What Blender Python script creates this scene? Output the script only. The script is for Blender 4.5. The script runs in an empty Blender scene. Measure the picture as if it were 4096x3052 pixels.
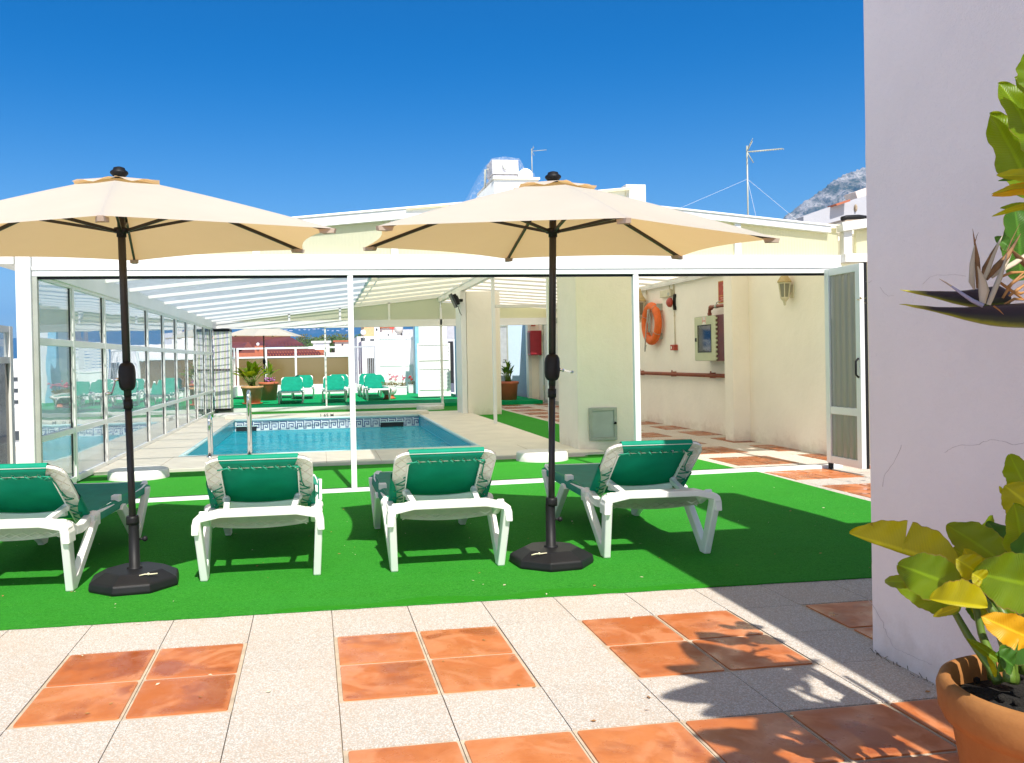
import bpy, bmesh, math, random
from math import sin, cos, pi, radians, sqrt
from mathutils import Vector, Matrix
random.seed(7)
sc = bpy.context.scene
# ------------------------------------------------------------------ camera
FPX, YAW, PITCH, ROLL = 3414.27, 0.142184, -0.009844, -0.019946
CAM = Vector((1.16183, -4.07525, 1.31043)); SX, SY = -280.23, -56.53
cf = Vector((sin(YAW)*cos(PITCH), cos(YAW)*cos(PITCH), sin(PITCH)))
cr = Vector((cos(YAW), -sin(YAW), 0)); cu = cr.cross(cf)
CR = cr*cos(ROLL)+cu*sin(ROLL); CU = -cr*sin(ROLL)+cu*cos(ROLL)
cd_ = bpy.data.cameras.new("camera"); cam = bpy.data.objects.new("camera", cd_)
sc.collection.objects.link(cam); sc.camera = cam
cam.matrix_world = Matrix(((CR.x, CU.x, -cf.x, CAM.x), (CR.y, CU.y, -cf.y, CAM.y), (CR.z, CU.z, -cf.z, CAM.z), (0, 0, 0, 1)))
cd_.sensor_width = 36; cd_.lens = 36*FPX/4096
cd_.shift_x = -SX/4096; cd_.shift_y = SY/4096
cd_.clip_start = 0.05; cd_.clip_end = 40000
# ------------------------------------------------------------------ light
SUN = Vector((0.076, -0.82, 1)).normalized()
w = bpy.data.worlds.new("World"); sc.world = w; w.use_nodes = True
wn, wl = w.node_tree.nodes, w.node_tree.links
sky = wn.new('ShaderNodeTexSky'); sky.sky_type = 'NISHITA'; sky.sun_disc = False
sky.sun_elevation = math.asin(SUN.z); sky.sun_rotation = pi-math.atan2(SUN.x, -SUN.y)
sky.altitude = 0; sky.air_density = 1.0; sky.dust_density = 0.3; sky.ozone_density = 4.0
# deep blue northern sky opposite the sun, sun's side paled and brightened, zenith dimmed, to set the fill
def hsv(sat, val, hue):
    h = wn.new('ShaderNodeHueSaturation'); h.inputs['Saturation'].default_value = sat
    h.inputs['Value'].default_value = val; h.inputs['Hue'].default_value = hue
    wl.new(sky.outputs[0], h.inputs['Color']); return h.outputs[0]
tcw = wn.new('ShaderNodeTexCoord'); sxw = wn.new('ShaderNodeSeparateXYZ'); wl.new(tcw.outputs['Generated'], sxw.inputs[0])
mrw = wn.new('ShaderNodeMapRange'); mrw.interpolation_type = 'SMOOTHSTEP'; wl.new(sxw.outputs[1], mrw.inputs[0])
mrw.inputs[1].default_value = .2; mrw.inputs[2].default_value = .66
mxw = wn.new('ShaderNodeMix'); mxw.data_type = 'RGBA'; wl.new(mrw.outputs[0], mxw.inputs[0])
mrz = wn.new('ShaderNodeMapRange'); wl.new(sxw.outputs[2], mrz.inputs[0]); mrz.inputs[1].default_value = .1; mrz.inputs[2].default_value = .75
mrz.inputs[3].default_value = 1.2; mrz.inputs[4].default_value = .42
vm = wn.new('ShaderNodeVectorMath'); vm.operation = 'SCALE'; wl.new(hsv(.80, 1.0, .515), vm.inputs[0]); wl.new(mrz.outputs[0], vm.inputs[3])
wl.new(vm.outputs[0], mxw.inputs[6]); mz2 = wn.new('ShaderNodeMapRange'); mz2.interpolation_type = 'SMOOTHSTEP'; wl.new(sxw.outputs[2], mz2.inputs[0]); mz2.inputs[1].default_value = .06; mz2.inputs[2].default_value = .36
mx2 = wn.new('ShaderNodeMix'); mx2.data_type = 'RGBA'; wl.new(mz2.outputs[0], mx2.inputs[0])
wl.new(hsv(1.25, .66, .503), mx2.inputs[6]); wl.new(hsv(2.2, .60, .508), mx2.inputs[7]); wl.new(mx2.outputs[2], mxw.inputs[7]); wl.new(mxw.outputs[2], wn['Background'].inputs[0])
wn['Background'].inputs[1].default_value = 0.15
sl = bpy.data.lights.new("sun", 'SUN'); sun = bpy.data.objects.new("sun", sl); sc.collection.objects.link(sun)
sl.energy = 4.85; sl.angle = radians(0.5); sl.color = (1, .955, .88)
sun.rotation_euler = SUN.to_track_quat('Z', 'Y').to_euler(); sun.location = (0, 0, 30)
sc.view_settings.view_transform = 'Standard'; sc.view_settings.look = 'None'
sc.view_settings.exposure = 0.5; sc.view_settings.gamma = 1
sc.cycles.max_bounces = 10; sc.cycles.transparent_max_bounces = 24; sc.cycles.diffuse_bounces = 5
# ------------------------------------------------------------------ helpers
KD = 4096/2217.
def ray(x, y):
    return cf + CR*((x*KD-2048-SX)/FPX) - CU*((y*KD-1526-SY)/FPX)
def at(x, y, v, a=1):
    d = ray(x, y); t = (v-CAM[a])/d[a]; return CAM+d*t
def crop(ox, oy, s):
    return lambda x, y: ((ox+x*s)/KD, (oy+y*s)/KD)
c1 = crop(0, 600, 1400/1779); c2 = crop(1300, 600, 1400/1779); c3 = crop(2600, 600, 1496/1901)
c6 = crop(2600, 1750, .7883); ca = crop(800, 1250, 600/2203); cb = crop(1350, 1250, 600/2203)
cc = crop(1850, 1100, 600/1652); cd = crop(2450, 1050, 550/2019)
cl = crop(3400, 1750, 696/958); cup = crop(3400, 200, 696/958); cfl = crop(3600, 800, 496/1366)
class MB:
    def __init__(s): s.v = []; s.f = []; s.m = []; s.s = []; s.uv = {}
    def add(s, vs, fs, m=0, sm=False):
        o = len(s.v); s.v += [Vector(v) for v in vs]
        for f in fs: s.f.append([o+i for i in f]); s.m.append(m); s.s.append(sm)
        return s
    def box(s, a, b, m=0):
        x0, y0, z0 = [min(a[i], b[i]) for i in range(3)]; x1, y1, z1 = [max(a[i], b[i]) for i in range(3)]
        return s.add([(x0,y0,z0),(x1,y0,z0),(x1,y1,z0),(x0,y1,z0),(x0,y0,z1),(x1,y0,z1),(x1,y1,z1),(x0,y1,z1)],
              [(0,3,2,1),(4,5,6,7),(0,1,5,4),(1,2,6,5),(2,3,7,6),(3,0,4,7)], m)
    def bar(s, p, q, w_, h, m=0, up=(0,0,1)):
        p, q = Vector(p), Vector(q); d = (q-p).normalized(); up = Vector(up)
        x = d.cross(up)
        if x.length < 1e-4: x = d.cross(Vector((0,1,0)))
        x.normalize(); z = x.cross(d).normalized(); x = x*w_/2; z = z*h/2
        return s.add([p-x-z,p+x-z,p+x+z,p-x+z,q-x-z,q+x-z,q+x+z,q-x+z],[(0,1,2,3),(7,6,5,4),(0,4,5,1),(1,5,6,2),(2,6,7,3),(3,7,4,0)], m)
    def tube(s, pts, r, n=10, m=0, caps=True):
        pts = [Vector(p) for p in pts]; k = len(pts)
        rs = r if isinstance(r, (list, tuple)) else [r]*k
        t0 = (pts[1]-pts[0]).normalized(); u = t0.orthogonal().normalized(); vs = []
        for i, p in enumerate(pts):
            t = (pts[min(i+1, k-1)]-pts[max(i-1, 0)]).normalized()
            u = (u-t*u.dot(t)).normalized(); b = t.cross(u)
            vs += [p+(u*cos(2*pi*j/n)+b*sin(2*pi*j/n))*rs[i] for j in range(n)]
        fs = [(i*n+j, i*n+(j+1) % n, (i+1)*n+(j+1) % n, (i+1)*n+j) for i in range(k-1) for j in range(n)]
        s.add(vs, fs, m, True)
        if caps:
            s.add(vs[:n], [tuple(reversed(range(n)))], m); s.add(vs[-n:], [tuple(range(n))], m)
        return s
    def lathe(s, prof, n=32, c=(0,0,0), m=0, sm=True, a0=0):
        vs = [(c[0]+r*cos(a0+2*pi*j/n), c[1]+r*sin(a0+2*pi*j/n), c[2]+z) for r, z in prof for j in range(n)]
        fs = [(i*n+j, i*n+(j+1) % n, (i+1)*n+(j+1) % n, (i+1)*n+j) for i in range(len(prof)-1) for j in range(n)]
        return s.add(vs, fs, m, sm)
    def prism(s, poly, ax, a, b, m=0):
        def P(u, v, t): return {0:(t,u,v),1:(u,t,v),2:(u,v,t)}[ax]
        n = len(poly); vs = [P(u,v,a) for u,v in poly]+[P(u,v,b) for u,v in poly]
        return s.add(vs, [tuple(range(n)), tuple(reversed(range(n,2*n)))]+[(i,(i+1)%n,n+(i+1)%n,n+i) for i in range(n)], m)
    def ball(s, c, r, m=0, n=10, sz=1, sx=1):
        vs = []; fs = []; k = n//2+1
        for i in range(k+1):
            a = pi*i/k
            for j in range(n): vs.append((c[0]+r*sx*sin(a)*cos(2*pi*j/n), c[1]+r*sin(a)*sin(2*pi*j/n), c[2]+r*sz*cos(a)))
        for i in range(k):
            for j in range(n): fs.append((i*n+j, (i+1)*n+j, (i+1)*n+(j+1) % n, i*n+(j+1) % n))
        return s.add(vs, fs, m, True)
    def build(s, name, mats, parent=None, bevel=0, org=None, fix=True):
        if not isinstance(mats, (list, tuple)): mats = [mats]
        root = parent
        while root is not None and root.parent is not None: root = root.parent
        off = Vector(root.location) if root is not None else Vector(org or (0,0,0))
        me = bpy.data.meshes.new(name)
        me.from_pydata([v-off for v in s.v], [], s.f)
        for i, p in enumerate(me.polygons): p.material_index = s.m[i]; p.use_smooth = s.s[i]
        for mt in mats: me.materials.append(mt)
        if s.uv:
            ul = me.uv_layers.new(name="UVMap")
            for p in me.polygons:
                for li in p.loop_indices: ul.data[li].uv = s.uv.get(me.loops[li].vertex_index, (0,0))
        if fix:
            bm = bmesh.new(); bm.from_mesh(me)
            bmesh.ops.remove_doubles(bm, verts=bm.verts, dist=1e-5)
            bmesh.ops.recalc_face_normals(bm, faces=bm.faces); bm.to_mesh(me); bm.free()
        o = bpy.data.objects.new(name, me); sc.collection.objects.link(o)
        if parent is not None: o.parent = parent
        else: o.location = off
        if bevel:
            b = o.modifiers.new("bevel", 'BEVEL'); b.width = bevel; b.segments = 2; b.limit_method = 'ANGLE'; b.harden_normals = False
        return o
def tag(o, label=None, cat=None, group=None, kind=None):
    if label: o['label'] = label
    if cat: o['category'] = cat
    if group: o['group'] = group
    if kind: o['kind'] = kind
    return o
def thing(name, label, cat, loc=(0,0,0), group=None):
    o = bpy.data.objects.new(name, None); sc.collection.objects.link(o); o.location = loc
    o.empty_display_size = .2
    return tag(o, label, cat, group)
kids = {}
def children_of(o): return [c for c in sc.objects if c.parent == o]
def copy_tree(o, parent=None, skip=()):
    c = o.copy(); sc.collection.objects.link(c); c.parent = parent
    for ch in children_of(o):
        if not ch.name.startswith(skip or '#'): copy_tree(ch, c, skip)
    return c
# ------------------------------------------------------------------ materials
class NT:
    def __init__(s, name):
        s.mat = bpy.data.materials.new(name); s.mat.use_nodes = True
        s.n = s.mat.node_tree.nodes; s.l = s.mat.node_tree.links; s.n.clear()
        s.out = s.n.new('ShaderNodeOutputMaterial')
    def node(s, t, **k):
        x = s.n.new(t)
        for a, b in k.items(): setattr(x, a, b)
        return x
    def set(s, inp, v):
        if v is None: return
        if isinstance(v, bpy.types.NodeSocket): s.l.new(v, inp)
        else:
            if hasattr(inp, 'default_value') and isinstance(v, (tuple, list)) and len(v) == 3 and inp.type == 'RGBA': v = (*v, 1)
            inp.default_value = v
    def math(s, op, a, b=None, c=None):
        x = s.node('ShaderNodeMath', operation=op); s.set(x.inputs[0], a)
        if b is not None: s.set(x.inputs[1], b)
        if c is not None: s.set(x.inputs[2], c)
        return x.outputs[0]
    def coord(s, kind='Object', scale=None, rot=None):
        t = s.node('ShaderNodeTexCoord').outputs[kind]
        if scale is not None or rot is not None:
            m = s.node('ShaderNodeMapping'); s.l.new(t, m.inputs[0])
            if scale is not None: m.inputs['Scale'].default_value = scale if isinstance(scale, (tuple, list)) else (scale,)*3
            if rot is not None: m.inputs['Rotation'].default_value = rot
            t = m.outputs[0]
        return t
    def noise(s, scale=5, detail=4, rough=.55, vec=None, dist=0):
        x = s.node('ShaderNodeTexNoise'); x.inputs['Scale'].default_value = scale; x.inputs['Detail'].default_value = detail
        x.inputs['Roughness'].default_value = rough; x.inputs['Distortion'].default_value = dist
        s.set(x.inputs['Vector'], vec if vec is not None else s.coord()); return x.outputs[0]
    def ramp(s, fac, stops, interp='LINEAR'):
        x = s.node('ShaderNodeValToRGB'); x.color_ramp.interpolation = interp; s.set(x.inputs[0], fac)
        e = x.color_ramp.elements
        while len(e) < len(stops): e.new(.5)
        for i, (p, c) in enumerate(stops):
            e[i].position = p; e[i].color = (*c, 1) if isinstance(c, (tuple, list)) else (c, c, c, 1)
        return x.outputs[0]
    def mix(s, fac, a, b, mode='MIX'):
        x = s.node('ShaderNodeMix', data_type='RGBA', blend_type=mode)
        s.set(x.inputs[0], fac); s.set(x.inputs[6], a); s.set(x.inputs[7], b); return x.outputs[2]
    def bump(s, h, strength=.3, dist=.01, nrm=None):
        x = s.node('ShaderNodeBump'); x.inputs['Strength'].default_value = strength; x.inputs['Distance'].default_value = dist
        s.set(x.inputs['Height'], h)
        if nrm is not None: s.set(x.inputs['Normal'], nrm)
        return x.outputs[0]
    def pbr(s, col, rough=.5, metal=0, normal=None, spec=None, **k):
        x = s.node('ShaderNodeBsdfPrincipled'); s.set(x.inputs['Base Color'], col); s.set(x.inputs['Roughness'], rough)
        s.set(x.inputs['Metallic'], metal); s.set(x.inputs['Normal'], normal)
        if spec is not None: s.set(x.inputs['Specular IOR Level'], spec)
        for a, b in k.items(): s.set(x.inputs[a], b)
        return x.outputs[0]
    def shader(s, t, **k):
        x = s.node(t)
        for a, b in k.items(): s.set(x.inputs[a], b)
        return x.outputs[0]
    def mixsh(s, f, a, b):
        x = s.node('ShaderNodeMixShader'); s.set(x.inputs[0], f); s.l.new(a, x.inputs[1]); s.l.new(b, x.inputs[2]); return x.outputs[0]
    def done(s, sh): s.l.new(sh, s.out.inputs[0]); return s.mat
def sc3(c, k): return tuple(max(0, min(1, v*k)) for v in c)
def simple(name, col, rough=.5, metal=0, var=.12, vs=6, bump=0, bs=60, spec=None, bd=.003):
    t = NT(name); n = t.noise(vs, 5)
    c = t.ramp(n, [(.3, sc3(col, 1-var)), (.7, sc3(col, 1+var))])
    nm = t.bump(t.noise(bs, 3), bump, bd) if bump else None
    return t.done(t.pbr(c, rough, metal, nm, spec))
def translucent(name, col, tcol, mixf=.45, rough=.6, var=.08, bump=0, bs=60, transp=0):
    t = NT(name); n = t.noise(4, 5)
    c = t.ramp(n, [(.3, sc3(col, 1-var)), (.7, sc3(col, 1+var))])
    nm = t.bump(t.noise(bs, 2), bump, .003) if bump else None
    a = t.pbr(c, rough, 0, nm, .3); b = t.shader('ShaderNodeBsdfTranslucent', Color=tcol)
    r = t.mixsh(mixf, a, b)
    if transp: r = t.mixsh(transp, r, t.shader('ShaderNodeBsdfTransparent', Color=(1,1,1)))
    return t.done(r)
M = {}
M['paint'] = simple('white_painted_aluminium', (.85,.85,.83), .35, 0, .04, 2, .05, 30)
M['paint_old'] = simple('aged_white_paint', (.74,.72,.66), .5, 0, .08, 3, .1, 25)
M['plastic'] = simple('white_resin', (.87,.86,.82), .38, 0, .04, 5, .08, 90)
M['resin_rib'] = simple('white_resin_ribs', (.80,.77,.69), .5, 0, .06, 9)
M['black'] = simple('black_powder_coat', (.010,.010,.011), .5, 0, .2, 20, .1, 200, .25)
M['pole'] = simple('dark_grey_pole', (.014,.013,.012), .45, 0, .15, 12)
M['base'] = simple('black_moulded_base', (.011,.011,.012), .5, 0, .2, 8, .25, 260, .3, .002)
M['chrome'] = simple('polished_steel', (.75,.76,.78), .12, 1, .05, 8)
M['grey_metal'] = simple('grey_painted_metal', (.40,.42,.36), .5, .2, .1, 6, .1, 40)
M['canvas'] = translucent('beige_canvas', (.72,.68,.61), (.90,.55,.22), .42, .85, .03, .12, 500)
M['canvas_trim'] = translucent('beige_canvas_trim', (.60,.50,.40), (.6,.38,.2), .35, .85, .04)
M['canvas_far'] = M['canvas']
def cloth_mat():
    t = NT('green_mesh_sling'); v = t.coord(scale=(420,420,420))
    ch = t.node('ShaderNodeTexChecker'); t.set(ch.inputs['Vector'], v); ch.inputs['Scale'].default_value = 1
    n = t.noise(7, 4)
    c = t.ramp(n, [(.3, (.003,.24,.145)), (.7, (.005,.31,.19))])
    nm = t.bump(ch.outputs[1], .15, .0006)
    a = t.pbr(c, .6, 0, nm, .18); b = t.shader('ShaderNodeBsdfTranslucent', Color=(.004,.18,.08))
    return t.done(t.mixsh(.10, a, b))
M['sling'] = cloth_mat()
M['cord'] = simple('green_cord', (.005,.25,.14), .6)
def wall_mat(name, col, stains=.5):
    t = NT(name); n = t.noise(1.3, 6, .6); n2 = t.noise(9, 6, .65); n3 = t.noise(.8, 4, .5, t.coord(scale=(1,1,.15)))
    c = t.ramp(n, [(.3, sc3(col,.95)), (.7, sc3(col,1.03))])
    d = t.ramp(n3, [(.52, 0), (.75, stains*.35)])
    c = t.mix(d, c, sc3((col[0]*.84, col[1]*.78, col[2]*.66), 1))
    sp = t.ramp(t.noise(60, 2), [(.70, 0), (.78, .18)]); c = t.mix(sp, c, sc3(col,.6))
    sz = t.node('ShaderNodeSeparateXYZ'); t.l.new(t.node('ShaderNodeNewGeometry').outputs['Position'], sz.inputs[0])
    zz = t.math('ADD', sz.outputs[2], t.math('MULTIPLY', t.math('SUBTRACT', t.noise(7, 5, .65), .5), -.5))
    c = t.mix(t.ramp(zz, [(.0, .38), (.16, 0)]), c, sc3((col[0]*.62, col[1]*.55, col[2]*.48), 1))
    h = t.math('ADD', t.math('MULTIPLY', n2, .7), t.math('MULTIPLY', t.noise(120, 3), .2))
    return t.done(t.pbr(c, .88, 0, t.bump(h, .8, .012), .2))
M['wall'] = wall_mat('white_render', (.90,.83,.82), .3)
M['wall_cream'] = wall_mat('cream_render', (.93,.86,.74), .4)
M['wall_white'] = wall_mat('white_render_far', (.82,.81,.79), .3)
def panel_mat(name, col, tcol, mixf, transp, ribs=0, ax=0):
    t = NT(name); n = t.noise(1.1, 5, .6, t.coord(scale=(1,1,.5)))
    c = t.ramp(n, [(.3, sc3(col,.93)), (.7, col)]); nm = None
    if ribs:
        wv = t.node('ShaderNodeTexWave'); wv.bands_direction = 'XYZ'[ax]; wv.inputs['Scale'].default_value = ribs
        t.set(wv.inputs['Vector'], t.coord()); nm = t.bump(wv.outputs[1], .5, .004)
        c = t.mix(t.math('MULTIPLY', wv.outputs[1], .07), c, sc3(col, .7))
    a = t.pbr(c, .4, 0, nm, .4); b = t.shader('ShaderNodeBsdfTranslucent', Color=tcol)
    r = t.mixsh(mixf, a, b)
    if transp: r = t.mixsh(transp, r, t.shader('ShaderNodeBsdfTransparent', Color=(1,1,1)))
    return t.done(r)
M['cream_panel'] = panel_mat('cream_polycarbonate', (.82,.81,.67), (.96,.93,.68), .55, 0, 9, 0)
M['cream_roof'] = panel_mat('cream_roof_sheet', (.80,.72,.50), (1,.90,.62), .62, 0, 0)
M['white_roof'] = panel_mat('ivory_roof_sheet', (.86,.80,.68), (1,.92,.74), .72, 0, 0)
M['clear_roof'] = panel_mat('clear_polycarbonate', (.80,.81,.80), (.80,.82,.80), .45, .62, 0)
def glass_mat(name, tint, base, rough, wav, wavscale=1.0, opaque=None, of=0, cap=1.0):
    t = NT(name)
    nm = t.bump(t.noise(wavscale, 2, .4, t.coord()), wav, .02) if wav else None
    fr = t.node('ShaderNodeFresnel'); fr.inputs[0].default_value = 1.5; t.set(fr.inputs['Normal'], nm)
    f = t.math('MINIMUM', t.math('ADD', fr.outputs[0], base), cap)
    g = t.shader('ShaderNodeBsdfGlossy', Color=(.95,.97,.97), Roughness=rough, Normal=nm)
    tr = t.shader('ShaderNodeBsdfTransparent', Color=tint)
    if opaque: tr = t.mixsh(of, tr, t.shader('ShaderNodeBsdfDiffuse', Color=opaque))
    return t.done(t.mixsh(f, tr, g))
M['glass'] = glass_mat('window_glass', (.80,.91,.96), .18, .01, .25, .9, (.86,.92,.98), .36, .7)
M['glass_door'] = glass_mat('rippled_door_glass', (.45,.46,.43), .03, .16, 0, 3, (.27,.265,.235), .8, .28)
M['bronze'] = glass_mat('bronze_glass', (.35,.27,.16), .04, .12, 0, 1, (.20,.135,.055), .9)
M['smoke'] = glass_mat('smoked_glass', (.3,.27,.24), .04, .1, 0, 1, (.07,.062,.055), .85)
M['cab_glass'] = glass_mat('cabinet_window', (.5,.5,.55), .08, .05, 0)
def carpet_mat():
    t = NT('green_artificial_turf'); co = t.coord()
    n = t.noise(1.1, 4, .6); f = t.noise(420, 3, .7); m_ = t.noise(38, 5, .7)
    c = t.ramp(n, [(.3, (.022,.235,.012)), (.7, (.036,.31,.022))])
    c = t.mix(t.ramp(f, [(.36, 0), (.62, .75)]), c, (.08,.42,.05))
    c = t.mix(t.ramp(m_, [(.30, .6), (.5, 0)]), c, (.008,.165,.008))
    c = t.mix(t.ramp(t.noise(3.2, 6, .65, t.coord(scale=(.5,1.6,1)), .8), [(.42, 0), (.62, .55)]), c, (.045,.33,.035))
    c = t.mix(t.ramp(t.noise(95, 3, .75), [(.42, .45), (.58, 0)]), c, (.008,.16,.006))
    c = t.mix(t.ramp(t.noise(230, 1), [(.775, 0), (.785, .8)]), c, (.75,.75,.6))
    wv = t.node('ShaderNodeTexWave'); wv.bands_direction = 'Y'; wv.inputs['Scale'].default_value = 26; wv.inputs['Distortion'].default_value = 1.5
    t.set(wv.inputs['Vector'], co)
    c = t.mix(t.math('MULTIPLY', wv.outputs[1], .12), c, (.008,.16,.008))
    return t.done(t.pbr(c, .95, 0, t.bump(f, .9, .006), .1))
M['carpet'] = carpet_mat()
def carpet_wet():
    t = NT('damp_green_turf'); f = t.noise(420, 3, .7)
    c = t.ramp(f, [(.35, (.012,.20,.002)), (.65, (.03,.30,.006))])
    return t.done(t.pbr(c, .8, 0, t.bump(f, .8, .006), .2))
M['carpet_far'] = simple('teal_green_turf', (.005,.30,.10), .95, 0, .1, 5, .5, 300, .1)
def terrazzo():
    t = NT('washed_pebble_tile')
    vc = t.node('ShaderNodeVertexColor'); vc.layer_name = 'rnd'
    sep = t.node('ShaderNodeSeparateColor'); t.l.new(vc.outputs[0], sep.inputs[0])
    c = t.mix(sep.outputs[0], (.45,.405,.345), (.50,.455,.39))
    v = t.node('ShaderNodeTexVoronoi'); v.inputs['Scale'].default_value = 210; t.set(v.inputs['Vector'], t.coord())
    vs = t.node('ShaderNodeSeparateColor'); t.l.new(v.outputs['Color'], vs.inputs[0])
    c = t.mix(t.ramp(vs.outputs[0], [(.78, 0), (.84, .42)]), c, (.34,.30,.26))
    c = t.mix(t.ramp(vs.outputs[1], [(.82, 0), (.88, .55)]), c, (.56,.36,.22))
    c = t.mix(t.ramp(vs.outputs[2], [(.66, 0), (.74, .6)]), c, (.76,.73,.69))
    c = t.mix(t.ramp(t.noise(2.2, 5, .6), [(.45, 0), (.78, .38)]), c, (.54,.40,.28))
    c = t.mix(t.ramp(t.noise(120, 2), [(.745, 0), (.765, .6)]), c, (.14,.10,.08))
    return t.done(t.pbr(c, .8, 0, t.bump(v.outputs['Distance'], .5, .002), .25))
M['terrazzo'] = terrazzo()
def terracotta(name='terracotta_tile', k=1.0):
    t = NT(name)
    vc = t.node('ShaderNodeVertexColor'); vc.layer_name = 'rnd'
    sep = t.node('ShaderNodeSeparateColor'); t.l.new(vc.outputs[0], sep.inputs[0])
    uv = t.node('ShaderNodeUVMap').outputs[0]
    off = t.node('ShaderNodeVectorMath', operation='ADD')
    comb = t.node('ShaderNodeCombineXYZ'); t.set(comb.inputs[0], t.math('MULTIPLY', sep.outputs[1], 37)); t.set(comb.inputs[1], t.math('MULTIPLY', sep.outputs[2], 37))
    t.set(off.inputs[0], t.coord()); t.set(off.inputs[1], comb.outputs[0]); vec = off.outputs[0]
    c = t.mix(sep.outputs[0], sc3((.47,.128,.028), k), sc3((.56,.185,.055), k))
    c = t.mix(t.ramp(t.noise(9, 6, .65, vec), [(.4, 0), (.72, .6)]), c, sc3((.40,.095,.015), k))
    c = t.mix(t.ramp(t.noise(4.2, 4, .5, vec, 1.2), [(.5, 0), (.62, .65)]), c, sc3((.64,.255,.11), k))
    # salt bloom round the rims and damp, darker, glossier patches with hard rims
    su = t.node('ShaderNodeSeparateXYZ'); t.l.new(uv, su.inputs[0])
    ex = t.math('ABSOLUTE', t.math('SUBTRACT', su.outputs[0], .5)); ey = t.math('ABSOLUTE', t.math('SUBTRACT', su.outputs[1], .5))
    e = t.math('ADD', t.math('MAXIMUM', ex, ey), t.math('MULTIPLY', t.math('SUBTRACT', t.noise(16, 5, .7, vec), .5), .16))
    c = t.mix(t.ramp(e, [(.42, 0), (.485, .22)]), c, sc3((.52,.22,.11), k))
    wet = t.noise(3.0, 3, .5, vec, .6); wf = t.ramp(wet, [(.52, 0), (.60, 1)])
    wf = t.math('MULTIPLY', wf, t.ramp(e, [(.43, 1), (.47, 0)]))
    c = t.mix(t.math('MULTIPLY', wf, .6), c, sc3((.27,.052,.007), k))
    c = t.mix(t.ramp(t.noise(70, 4, .7, vec), [(.66, 0), (.74, .5)]), c, sc3((.24,.07,.03), k))
    rough = t.math('SUBTRACT', t.ramp(t.noise(5, 4, .6, vec), [(.4, .52), (.6, .24)]), t.math('MULTIPLY', wf, .12))
    h = t.math('ADD', t.noise(11, 3, .5, vec), t.math('MULTIPLY', t.noise(120, 3, .6, vec), .15))
    return t.done(t.pbr(c, rough, 0, t.bump(h, .25, .006), .35))
M['terracotta'] = terracotta(); M['terracotta_shade'] = terracotta('shaded_terracotta', .66)  # second copy darkened to paint in the shade under the enclosure roof
M['grout'] = simple('pale_grout', (.52,.42,.30), .9, 0, .2, 14, .4, 150)
M['joint'] = simple('dark_joint', (.40,.31,.21), .95, 0, .3, 14)
M['deck'] = simple('pale_stone_coping', (.74,.69,.58), .7, 0, .07, 2.5, .25, 60)
M['pot'] = None
def pot_mat():
    t = NT('terracotta_pot'); n = t.noise(7, 6, .65); n2 = t.noise(2.2, 5, .6, t.coord(scale=(1,1,.5)))
    c = t.ramp(n, [(.3, (.30,.12,.032)), (.7, (.39,.17,.05))])
    c = t.mix(t.ramp(n2, [(.5, 0), (.72, .55)]), c, (.47,.24,.12))
    c = t.mix(t.ramp(t.noise(90, 3), [(.66, 0), (.72, .5)]), c, (.30,.13,.06))
    return t.done(t.pbr(c, .75, 0, t.bump(t.math('ADD', n, t.math('MULTIPLY', t.noise(60, 4), .4)), .35, .006), .3))
M['pot'] = pot_mat()
M['pot_buff'] = simple('buff_clay_pot', (.50,.29,.13), .8, 0, .1, 4)
M['pot_red'] = simple('red_plastic_pot', (.50,.13,.055), .55, 0, .08, 6)
M['soil'] = simple('dark_shaded_soil', (.009,.007,.005), .95, 0, .5, 30, .9, 60, bd=.02)  # dark soil, blackened further to paint in the shade of the leaves
def leaf_mat(name, c1_, c2_, tc, spots=0.0, edge=(.25,.14,.05), tf=.42):
    t = NT(name); uv = t.node('ShaderNodeUVMap').outputs[0]
    su = t.node('ShaderNodeSeparateXYZ'); t.l.new(uv, su.inputs[0])
    n = t.noise(9, 4)
    c = t.ramp(n, [(.3, c1_), (.7, c2_)])
    mid = t.math('ABSOLUTE', t.math('SUBTRACT', su.outputs[1], .5))
    wv = t.node('ShaderNodeTexWave'); wv.bands_direction = 'X'; wv.inputs['Scale'].default_value = 11; wv.inputs['Distortion'].default_value = .4
    cmb = t.node('ShaderNodeCombineXYZ'); t.set(cmb.inputs[0], t.math('SUBTRACT', su.outputs[0], t.math('MULTIPLY', mid, .25))); t.set(cmb.inputs[1], su.outputs[1])
    t.set(wv.inputs['Vector'], cmb.outputs[0])
    c = t.mix(t.math('MULTIPLY', wv.outputs[1], .16), c, sc3(c2_, 1.5))
    c = t.mix(t.ramp(mid, [(0.015, .8), (.05, 0)]), c, sc3(c2_, 1.7))
    c = t.mix(t.ramp(t.math('ADD', mid, t.math('MULTIPLY', t.math('SUBTRACT', t.noise(25, 4), .5), .06)), [(.475, 0), (.495, .9)]), c, edge)
    if spots: c = t.mix(t.ramp(t.noise(24, 4, .6), [(.69-spots*.1, 0), (.72-spots*.1, .85)]), c, (.20,.07,.02))
    nm = t.bump(t.math('ADD', wv.outputs[1], t.noise(30, 3)), .25, .003)
    a = t.pbr(c, .38, 0, nm, .32); b = t.shader('ShaderNodeBsdfTranslucent', Color=tc)
    return t.done(t.mixsh(tf, a, b))
M['leaf'] = leaf_mat('broad_green_leaf', (.085,.17,.004), (.15,.25,.007), (.50,.56,.008))
M['leaf_dark'] = leaf_mat('deep_green_leaf', (.035,.11,.012), (.06,.16,.02), (.16,.34,.01), tf=.3)
M['leaf_yellow'] = leaf_mat('yellowing_leaf', (.33,.31,.004), (.44,.40,.008), (.72,.64,.006), .3)
M['leaf_orange'] = leaf_mat('orange_leaf', (.72,.36,.01), (.80,.44,.02), (.8,.42,.01), .5)
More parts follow.
